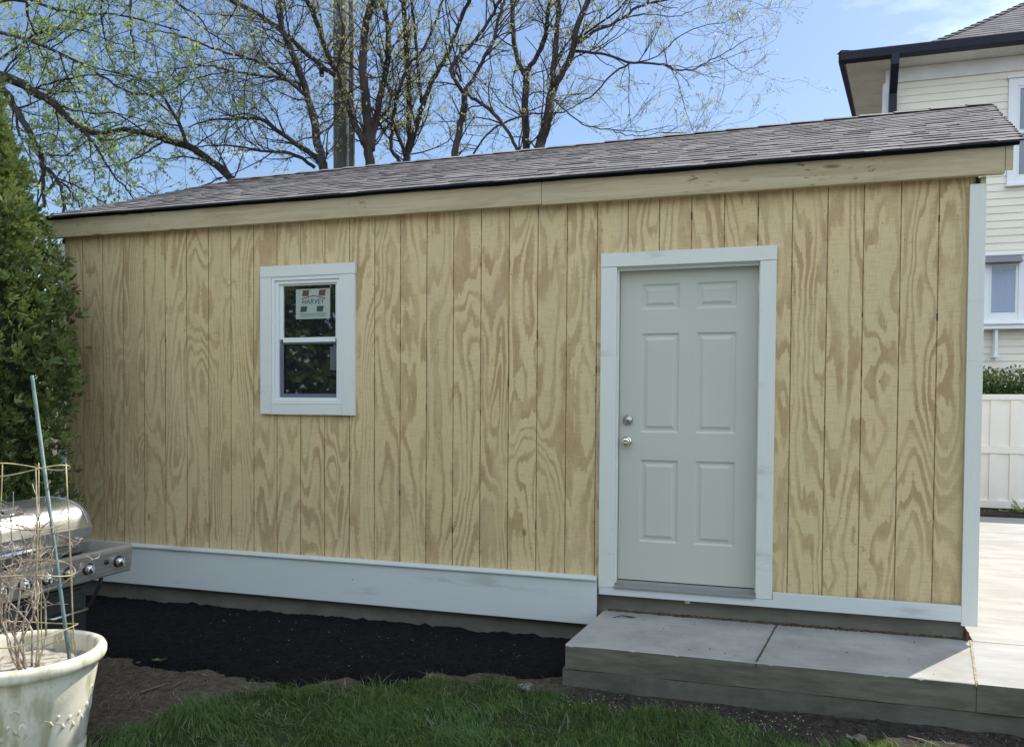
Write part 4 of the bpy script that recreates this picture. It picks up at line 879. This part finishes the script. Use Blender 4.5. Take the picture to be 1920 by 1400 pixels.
    T.limb(c2([(140, 700), (145, 640), (170, 560), (200, 470), (240, 350), (300, 250), (340, 150), (400, 0)]), D, .055, .018, up=1.3)
    T.limb(c2([(135, 680), (150, 600), (150, 450), (145, 300), (135, 150), (125, 0)]), D, .052, .03, up=1.5)
    T.limb(c2([(200, 430), (185, 250), (170, 100), (160, 0)]), D, .03, .018, up=1.5)
    T.limb(c2([(120, 690), (75, 620), (80, 520), (95, 430), (110, 370), (150, 270), (200, 220), (250, 120), (290, 0)]), D, .03, .012, up=.8)
    T.limb(c2([(135, 650), (100, 560), (60, 510), (0, 460), (-60, 440)]), D, .034, .014); T.limb(c2([(95, 430), (60, 350), (30, 250), (20, 100)]), D, .014, .006)
    T.done(M_leafB, .023)
    D = 12.4; T = Tree('budding_tree', 'tall dark budding tree just right of the utility pole', 'tree', gbase(695, 308, D), 25)
    stem_to_ground(T, (695, 315), D, .10)
    T.limb(c3([(575, 1400), (560, 1200), (545, 950), (520, 700), (510, 500), (520, 300), (560, 100), (590, 0)]), D, .08, .04, up=1.8)
    T.limb(c3([(575, 1200), (620, 900), (660, 720), (690, 560), (715, 400), (710, 200), (650, 0)]), D, .055, .035, up=1.8)
    T.limb(c3([(560, 1230), (530, 1150), (450, 1000), (380, 800), (310, 600), (230, 430), (170, 250), (100, 80), (60, 0)]), D+.3, .06, .03, up=1.5)
    T.limb(c1([(1510, 345), (1400, 260), (1300, 170), (1200, 90), (1100, 30), (1040, 0)]), D+.1, .04, .026, up=1.2)
    T.limb(c3([(700, 680), (760, 760), (850, 600), (900, 540)]), D, .02, .01); T.limb(c3([(600, 620), (480, 560), (350, 480), (200, 440)]), D, .02, .01); T.limb(c3([(600, 860), (700, 920), (760, 1000), (800, 1100)]), D, .012, .012)
    T.limb(c3([(420, 860), (300, 830), (150, 860), (0, 980)]), D, .010, .006, leaf=1.3); T.limb(c3([(300, 560), (350, 300), (330, 100), (300, 0)]), D-.2, .02, .01, leaf=2)
    T.done(M_leafB, .026)
    D = 12.0; T = Tree('budding_tree', 'spreading budding tree left of the utility pole with long arching limbs', 'tree', gbase(600, 312, D), 26)
    stem_to_ground(T, (606, 330), D, .095)
    T.limb(c1([(1465, 800), (1455, 750), (1430, 650), (1410, 530), (1385, 440), (1345, 310), (1300, 200), (1265, 120), (1255, 0)]), D, .07, .03, up=1.6)
    T.limb(c1([(1455, 745), (1380, 680), (1290, 620), (1200, 550), (1150, 535), (1050, 535), (950, 540), (850, 570)]), D, .045, .008, leaf=1.2)
    T.limb(c1([(1420, 755), (1330, 700), (1250, 685), (1180, 680), (1080, 660), (980, 655), (870, 665)]), D, .028, .008)
    T.limb(c1([(1370, 420), (1290, 360), (1190, 290), (1100, 260), (960, 220), (860, 180), (760, 150), (640, 140)]), D, .028, .007, leaf=1.2)
    T.limb(c1([(1350, 380), (1250, 350), (1150, 340), (1050, 325), (950, 300), (880, 295), (800, 310), (720, 325), (650, 320)]), D, .020, .006, leaf=1.2)
    T.limb(c1([(1180, 680), (1100, 620), (1060, 540), (1040, 430), (1000, 300)]), D, .010, .005, leaf=1.3); T.limb(c1([(1290, 620), (1240, 520), (1180, 430), (1080, 410), (1000, 420)]), D, .010, .005, leaf=1.3)
    T.limb(c1([(1100, 260), (1000, 180), (900, 120), (820, 40), (780, 0)]), D, .012, .006, leaf=1.2, up=.5); T.limb(c1([(1300, 190), (1200, 100), (1050, 70), (900, 60)]), D, .012, .006, leaf=1.2)
    T.done(M_leafB, .022)
    D = 11.6; T = Tree('leaning_tree', 'low leaning tree with one long limb arching left over the roof end', 'tree', gbase(470, 345, D), 27)
    stem_to_ground(T, (470, 360), D, .07)
    T.limb(c1([(1120, 870), (1050, 810), (980, 750), (870, 670), (780, 640), (700, 610), (640, 596), (550, 585), (440, 605)]), D, .062, .035, leaf=1.5)
    T.limb(c1([(850, 665), (810, 570), (760, 480), (710, 410), (640, 360), (540, 330), (430, 310)]), D, .03, .009, leaf=2)
    T.limb(c1([(730, 640), (650, 690), (570, 730), (480, 750), (380, 765)]), D, .016, .006, leaf=1.6); T.limb(c1([(720, 430), (840, 370), (940, 340), (1040, 320)]), D, .012, .006, leaf=1)
    T.limb(c1([(1000, 800), (900, 840), (820, 870)]), D, .012, .006); T.limb(c1([(870, 660), (980, 590), (1060, 540), (1160, 530)]), D, .010, .006, leaf=1); T.limb(c1([(980, 760), (1010, 640), (1040, 480), (1010, 350)]), D, .009, .004, leaf=1)
    T.done(M_leafC, .022)
    D = 10.6; T = Tree('leafy_tree', 'green leafing tree at left, drooping dark limbs above the evergreen', 'tree', gbase(-260, 500, D), 28)
    p = at(-260, 180, D=D); T.b.tube([(p[0], p[1], -.6), (p[0], p[1], 2), tuple(p)], [.26, .2, .15], 10)
    T.limb([(-260, 180), (-120, 140), (0, 142), (60, 170), (100, 195), (145, 238), (190, 252)], D, .085, .03, dens=.6, leaf=2.2)
    T.limb([(-260, 220), (-100, 150), (0, 168), (25, 200), (50, 238), (67, 271), (79, 308), (81, 346), (84, 388)], D-.3, .06, .02, leaf=2)
    T.limb([(79, 308), (104, 333), (117, 362), (121, 402)], D-.3, .022, .018, leaf=1.5); T.limb([(100, 333), (129, 354), (150, 388)], D-.3, .014, .010)
    T.limb([(150, 240), (175, 267), (196, 304), (217, 333), (240, 356), (254, 380)], D, .020, .008, leaf=1.6); T.limb([(240, 348), (267, 352), (290, 367)], D, .009, .006)
    T.limb([(-200, 100), (-60, 20), (38, 0), (54, 33), (67, 71), (83, 112), (92, 138)], D+.2, .03, .01, dens=.6, leaf=2.6)
    T.limb([(246, -60), (245, 0), (244, 42), (250, 83), (252, 112)], D+.3, .022, .008, leaf=2)
    T.limb([(-150, 40), (0, 60), (90, 90), (170, 130), (235, 170), (290, 180)], D+.4, .03, .008, dens=.62, leaf=2.6)
    T.limb([(-150, -60), (0, -20), (120, 20), (230, 30), (340, 60)], D+.5, .03, .008, dens=.62, leaf=2.6)
    T.limb([(60, 170), (120, 150), (190, 140), (260, 150)], D, .014, .006, dens=.62, leaf=2.6); T.limb([(30, 200), (40, 260), (90, 250), (130, 280)], D, .014, .006, dens=.6, leaf=2.2)
    T.limb([(100, 195), (150, 210), (230, 215), (300, 235)], D, .012, .005, dens=.6, leaf=2.2); T.limb([(-100, 150), (0, 110), (80, 60), (160, 60), (240, 90)], D-.2, .02, .006, dens=.62, leaf=2.6)
    T.limb([(290, -60), (330, 0), (380, 40), (400, 90)], D+.8, .02, .006, dens=.6, leaf=2); T.limb([(110, 100), (150, 200), (170, 280), (180, 350)], D+.2, .012, .005, dens=1.2, leaf=2)
    T.limb([(200, -40), (190, 20), (200, 90), (220, 140)], D, .016, .005, dens=.6, leaf=2.6); T.limb([(-40, 200), (20, 120), (60, 80), (100, 20)], D, .016, .005, dens=.6, leaf=2.6)
    T.done(M_leafA, .030)
make_trees()
# utility pole with conduit
pole = thing('utility_pole', 'weathered grey utility pole standing among the trees', 'pole', (float(at(650, 300, D=13)[0]), float(at(650, 300, D=13)[1]), -.47))
p = at(646, 200, D=13.2); b = MB(); b.tube([(p[0], p[1], -.6), (p[0]-.05, p[1], 5), (p[0]-.1, p[1], 11)], [.145, .135, .11], 16); b.build('post', M_pole, pole)
b = MB(); q = at(664, 200, D=13.05); b.tube([(q[0], q[1], -.6), (q[0]-.04, q[1], 5), (q[0]-.06, q[1], 10)], [.05, .05, .05], 10); b.build('conduit', M_conduit, pole)
b = MB(); q = at(603, 132, D=12.9); b.tube([q+np.array([0, 0, .09]), q, q-np.array([0, 0, .10])], [.03, .045, .035], 8); b.tube([q, at(632, 128, D=13.1)], .012, 5); b.build('bracket', M_blk, pole)

# ------------------------------------------------------------------ arborvitae
def arborvitae():
    t = thing('arborvitae', 'dense green arborvitae evergreen at the left shed corner', 'evergreen', (-.25, -.85, -.45)); r = np.random.default_rng(8)
    cx, cy = -.22, -.85; zz = np.array([-.45, 0, .5, 1., 1.5, 2., 2.4, 2.8, 3.15, 3.45, 3.7, 3.82]); rad = np.array([.46, .60, .64, .71, .74, .70, .57, .43, .30, .19, .09, .02])
    n = 15000; z = r.uniform(-.4, 3.8, n); th = r.uniform(0, 2*np.pi, n); R_ = np.interp(z, zz, rad)
    lump = fbm(th*2.4+20, z*2.4+5, 4, 3); lump2 = fbm(th*7+3, z*6, 3, 17); C, A, B, Tn = [], [], [], []
    Rr = R_*(.56+.72*lump)+.24*(lump2-.5)
    for i in range(n):       # each clump is a flat fan of sprays
        rr = Rr[i]*(1-.42*r.random()**1.4); c = np.array([cx+math.cos(th[i])*rr, cy+math.sin(th[i])*rr, z[i]]); out = np.array([math.cos(th[i]), math.sin(th[i]), r.uniform(.2, 1.3)])+r.normal(0, .35, 3); out /= np.linalg.norm(out)
        sd = np.cross(out, r.normal(size=3)); sd /= np.linalg.norm(sd); nn = np.cross(out, sd); tb = r.random(); L0 = r.uniform(.045, .085)
        for j in range(10):
            an = r.uniform(-1.1, 1.1); d = out*math.cos(an)+sd*math.sin(an)+nn*r.normal(0, .12); l = L0*r.uniform(.22, .42); p = c+d*L0*r.uniform(.2, 1.0)*(1-.3*abs(an))
            s_ = np.cross(d, nn+r.normal(0, .3, 3)); s_ /= np.linalg.norm(s_); C.append(p); A.append(d*l); B.append(s_*l*.42); Tn.append(min(1, max(0, tb+r.normal(0, .15))))
    quads('foliage', np.array(C), np.array(A), np.array(B), M_arb, t, Tn)
    b = MB(); b.lathe([(.02, z_) if i in (11,) else (max(.02, rd*.60), z_) for i, (z_, rd) in enumerate(zip(zz, rad))], (cx, cy, 0), 20); b.tube([(cx, cy, -.6), (cx, cy, .2)], [.06, .05], 8)
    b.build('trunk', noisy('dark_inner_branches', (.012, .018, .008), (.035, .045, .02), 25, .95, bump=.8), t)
arborvitae()
# hedge on the far side of the yard, seen mirrored in the window pane
r = np.random.default_rng(31); n = 42000; x = r.uniform(-14, 12, n); z = r.uniform(-.4, 1, n)**1.0; hh = 2.6+2.6*fbm(x*.35, x*0, 3, 5)
z = -.45+r.random(n)*hh; hh = hh+2.2; z = -.45+r.random(n)*hh; y = -12.5+1.2*fbm(x*1.1, z*1.1, 3, 8)+r.normal(0, .15, n); a = r.normal(size=(n, 3)); a /= np.linalg.norm(a, axis=1)[:, None]; b_ = np.cross(a, r.normal(size=(n, 3))); b_ /= np.linalg.norm(b_, axis=1)[:, None]
o = quads('far_hedge', np.stack([x, y, z], 1), a*.14, b_*.09, leafmat('far_hedge_leaves', (.05, .10, .02), (.16, .22, .05), (.04, .07, .02), .3), None, r.random(n)); tag(o, 'tall green hedge reflected in the dark window panes', 'hedge', kind='stuff')

# ------------------------------------------------------------------ grill
grill = thing('gas_grill', 'stainless steel gas grill beside the shed wall, lid closed', 'grill', (1.45, -2.1, -.45))
YR, YL = -1.69, -2.52; GZ = .33
b = MB(); b.box((1.22, YL+.02, -.40), (1.715, YR-.01, .14)); b.build('cabinet', M_inox_d, grill, .006)
for y0, y1 in ((YL+.03, -2.108), (-2.098, YR-.018)):
    b = MB(); b.box((1.716, y0, -.36), (1.732, y1, .128)); d = b.build('cabinet_door', M_inox_d, grill, .004)
    b = MB(); yc0, yc1 = (y0+.03, y1-.05) if y0 < -2.2 else (y0+.13, y1-.015); b.tube([(1.733, yc0, .02), (1.765, yc0+.012, .02), (1.768, (yc0+yc1)/2, .02), (1.765, yc1-.012, .02), (1.733, yc1, .02)], .010, 10); b.build('handle', M_inox, d)
b = MB(); b.box((1.20, YL, .145), (1.735, YR, .152)); b.box((1.22, YL+.01, .1525), (1.70, YR-.01, .325)); b.build('firebox', M_inox_d, grill, .004)
prof = [(1.70, .150), (1.745, .168), (1.762, .310), (1.752, GZ), (1.70, GZ)]
b = MB(); b.prism([(x, z) for x, z in prof], 1, YL, YR-.0005); b.build('control_panel', M_panel, grill, .005)
for side in (1, -1):
    ya, yb = (YR+.001, -1.39) if side > 0 else (-2.84, YL-.001)
    b = MB(); b.prism([(1.66, .155), (1.745, .168), (1.762, .310), (1.750, GZ-.002), (1.27, GZ-.002), (1.27, .30), (1.66, .30)], 1, ya, yb); b.build('side_shelf', M_panel, grill, .008)
kn = [(1.497, 0), (1.718, 0), (1.85, 0), (1.985, 0), (2.12, 0), (2.25, 0), (2.70, 0)]
for y_, _ in kn:
    b = MB(); c = (1.752, -y_, .243); ax = Vector((.99, 0, -.12)); b.lathe([(0, 0), (.034, 0), (.034, .006), (.026, .010)], c, 24, 1, axis=ax); b.lathe([(.026, .008), (.026, .022), (.023, .034), (.019, .037), (0, .038)], c, 24, 0, axis=ax)
    b.box((1.785, -y_-.004, .222), (1.799, -y_+.004, .266), 0); b.build('knob', [M_chrome, M_blk], grill)
b = MB(); b.lathe([(0, 0), (.014, 0), (.014, .006), (.009, .007), (.009, .018), (0, .019)], (1.754, -1.588, .255), 16, axis=(1, 0, -.1)); b.build('igniter_button', M_blk, grill)
lidp = [(1.755, .345), (1.765, .475), (1.735, .545), (1.68, .595), (1.60, .620), (1.52, .628), (1.42, .622), (1.34, .60), (1.27, .555), (1.235, .48), (1.23, .345)]
sp = Tree.spline(None, [(x, 0, z) for x, z in lidp[1:]], 34); lp = [(1.755, .345)]+[(p[0], p[2]) for p in sp]
b = MB(); n = len(lp)
ys_ = [YL+.004, YR-.004]; b.add([(x, ys_[0], z) for x, z in lp]+[(x, ys_[1], z) for x, z in lp], [(i, n+i, n+i+1, i+1) for i in range(2, n-1)], 0, True); b.add([(x, ys_[0], z) for x, z in lp[:3]]+[(x, ys_[1], z) for x, z in lp[:3]], [(0, 3, 4, 1), (1, 4, 5, 2)])
b.add([(x, ys_[0], z) for x, z in lp], [tuple(range(n))]); b.add([(x, ys_[1], z) for x, z in lp], [tuple(range(n))[::-1]])
for yy_ in (YR-.03, YL+.03): b.tube([(x+.002*(1 if x > 1.5 else -1), yy_, z+.003) for x, z in lp[2:]], .004, 5)
lid = b.build('lid', M_inox, grill, .003)
b = MB(); b.tube([(1.757, -1.775, .415), (1.80, -1.775, .412)], .011, 8); b.tube([(1.757, -2.44, .415), (1.80, -2.44, .412)], .011, 8); b.tube([(1.803, -1.745, .412), (1.803, -2.47, .412)], .0125, 12); b.build('handle', M_chrome, lid)
c = at(28, 966, y=-2.1); 
b = MB(); q = [(1.69+(.0), -2.16, .597), (1.63, -2.16, .622), (1.63, -2.04, .622), (1.69, -2.04, .597)]
b.tube([(1.698, -2.19, .592), (1.645, -2.19, .615), (1.640, -2.06, .617), (1.693, -2.06, .594), (1.698, -2.19, .592)], .005, 6); b.add([(x, y, z+.002) for x, y, z in q], [(0, 1, 2, 3)]); b.build('badge', M_inox, lid)
b = MB(); b.tube([(1.60, -1.45, .16), (1.59, -1.47, .08), (1.56, -1.50, -.02), (1.50, -1.56, -.1), (1.42, -1.6, -.12)], .011, 8); b.build('gas_hose', M_blk, grill)
for x_, y_ in ((1.26, YL+.06), (1.66, YL+.06), (1.26, YR-.06), (1.66, YR-.06)):
    b = MB(); b.lathe([(.0, -.014), (.026, -.014), (.03, -.008), (.03, .008), (.026, .014), (0, .014)], (x_, y_, -.43), 16, axis=(0, 1, 0)); b.box((x_-.012, y_-.018, -.43), (x_+.012, y_-.0145, -.399)); b.box((x_-.012, y_+.0145, -.43), (x_+.012, y_+.018, -.399)); b.build('caster', M_blk, grill)

# ------------------------------------------------------------------ planter, cage, stake, vine
PX, PY = 2.105, -2.45; PZ = -.465
pot = thing('planter', 'large weathered cream planter with rolled rim and moulded garland', 'planter', (PX, PY, PZ))
RR = .352; RZp = .035
b = MB(); prof = [(.0, PZ), (.255, PZ), (.262, PZ+.01), (.264, PZ+.055), (.256, PZ+.06), (.262, PZ+.075), (.288, -.22), (.314, -.06), (.318, -.035), (.328, -.022), (.345, -.018), (RR, .0), (RR, .02), (.345, .034), (.330, .040), (.312, .036), (.302, .02), (.296, -.04), (.28, -.10)]
b.lathe([(r_, z_) for r_, z_ in prof], (PX, PY, 0), 96); b.build('pot', M_pot, pot)
b = MB(); k = 40; vs = [(PX, PY, -.045)]
for ri in (.1, .2, .295):
    for j in range(k): a = 2*math.pi*j/k; vs.append((PX+ri*math.cos(a), PY+ri*math.sin(a), -.055+.014*float(hnoise(np.array(ri*30+j*.7), np.array(j*.3), 4))))
fs = [(0, 1+j, 1+(j+1) % k) for j in range(k)]+[(1+i*k+j, 1+(i+1)*k+j, 1+(i+1)*k+(j+1) % k, 1+i*k+(j+1) % k) for i in range(2) for j in range(k)]
b.add(vs, fs, 0, True); b.build('potting_soil', M_potsoil, pot)
def on_pot(a, z, h=.004):
    r_ = np.interp(z, [PZ+.075, -.22, -.06], [.262, .288, .314])+h-.0068; return (PX+r_*math.cos(a), PY+r_*math.sin(a), z)
b = MB(); rr = random.Random(9); n0 = 26
for i in range(n0):     # moulded garland: draped cord with curled leaves and bow
    pass
def cord(a0, a1, z0, z1, sag, rad, n=14): b.tube([on_pot(a0+(a1-a0)*t, z0+(z1-z0)*t-sag*math.sin(math.pi*t), .001) for t in np.linspace(0, 1, n)], rad, 6)
base_a = R(-40)
for s_ in range(5):
    a0 = base_a-s_*R(72); cord(a0, a0-R(60), -.20, -.20, .055, .007)
    cord(a0, a0+R(9), -.20, -.165, -.0, .005); cord(a0, a0-R(9), -.20, -.165, 0, .005)
    b.tube([on_pot(a0+q, z, .004) for q, z in ((0, -.20), (.03, -.23), (.035, -.26), (.01, -.275))], [.006, .008, .007, .003], 6); b.tube([on_pot(a0+q, z, .004) for q, z in ((0, -.20), (-.05, -.225), (-.06, -.25), (-.04, -.262))], [.006, .007, .006, .003], 6)
    th = np.linspace(0, 5, 12); b.tube([on_pot(a0-.10+.05*math.cos(t), -.155+.016*math.sin(t), .004) for t in th], np.linspace(.0065, .003, 12), 6)
    for q in range(9):
        aa = a0-R(7+q*5.6); zz_ = -.20-.055*math.sin(math.pi*(q+1)/10); a_ = rr.uniform(-.6, .6)
        b.tube([on_pot(aa, zz_, .002), on_pot(aa+.035*math.cos(a_), zz_+.024*(1 if q % 2 else -1), .007), on_pot(aa+.06*math.cos(a_), zz_+.03*(1 if q % 2 else -1), .003)], [.004, .009, .002], 6)
b.build('garland', M_pot, pot)
cage = thing('tomato_cage', 'rusty yellow wire plant cage standing in the planter', 'plant cage', (PX, PY, -.05)); b = MB()
CX, CY = PX+.05, PY; 
for z, r_ in ((.13, .195), (.40, .187), (.63, .178), (.865, .168)):
    b.tube([(CX+r_*math.cos(t), CY+r_*math.sin(t), z+.02*math.sin(t*2+z*9)) for t in np.linspace(0, 2*math.pi, 40)], .0029, 5, cap=False)
for j in range(7):
    a = j*2*math.pi/7+.35; b.tube([(CX+r_*math.cos(a+tw), CY+r_*math.sin(a+tw), z) for z, r_, tw in ((-.08, .21, 0), (.13, .195, .01), (.40, .187, -.02), (.63, .178, .02), (.88, .168, 0))], .0027, 5)
b.build('wire', M_cage, cage)
b = MB(); st0 = at(130, 1232, y=-2.40); st1 = at(60, 704, y=-2.33)
b.tube([st0-(st1-st0)*.06, st0, st1], .0082, 10); o = b.build('garden_stake', M_stake); tag(o, 'green garden stake leaning in the planter, taller than the cage', 'stake')
b = MB(); r = np.random.default_rng(44)
def vine(p, d, L_, r0, lvl):
    n = int(6+L_*10); P = [np.array(p)]; 
    for i in range(n):
        d = d+r.normal(0, .17, 3); d[0] -= (P[-1][0]-CX+.05)*1.1; d[1] -= (P[-1][1]-CY)*1.1; d /= np.linalg.norm(d); P.append(P[-1]+d*L_/n)
    b.tube(P, np.linspace(r0, r0*.35, len(P)), 5)
    if lvl < 3:
        for q in range(r.integers(3, 6) if lvl < 2 else r.integers(1, 4)):
            i = r.integers(2, len(P)-1); dd = r.normal(size=3); dd[2] = abs(dd[2])*.5+.2*(1 if r.random() < .7 else -1); dd /= np.linalg.norm(dd); vine(P[i], dd, L_*r.uniform(.2, .45), r0*.55, lvl+1)
for i in range(9):
    a = r.uniform(0, 6.28); vine((CX+.03*math.cos(a)-.01, CY+.03*math.sin(a), -.06), np.array([math.cos(a)*.35-.12, math.sin(a)*.35, 1.]), r.uniform(.55, .95), .0055, 0)
for i in range(3): p = at([60, 150, 132][i], [960, 975, 1043][i], y=-2.42); vine(at([20, 95, 112][i], [985, 1000, 1052][i], y=-2.42), (p-at([20, 95, 112][i], [985, 1000, 1052][i], y=-2.42)), .16, .003, 3)
o = b.build('dead_vine', M_vine); tag(o, 'bare brown dead vine tangled inside the wire cage', 'dead plant')
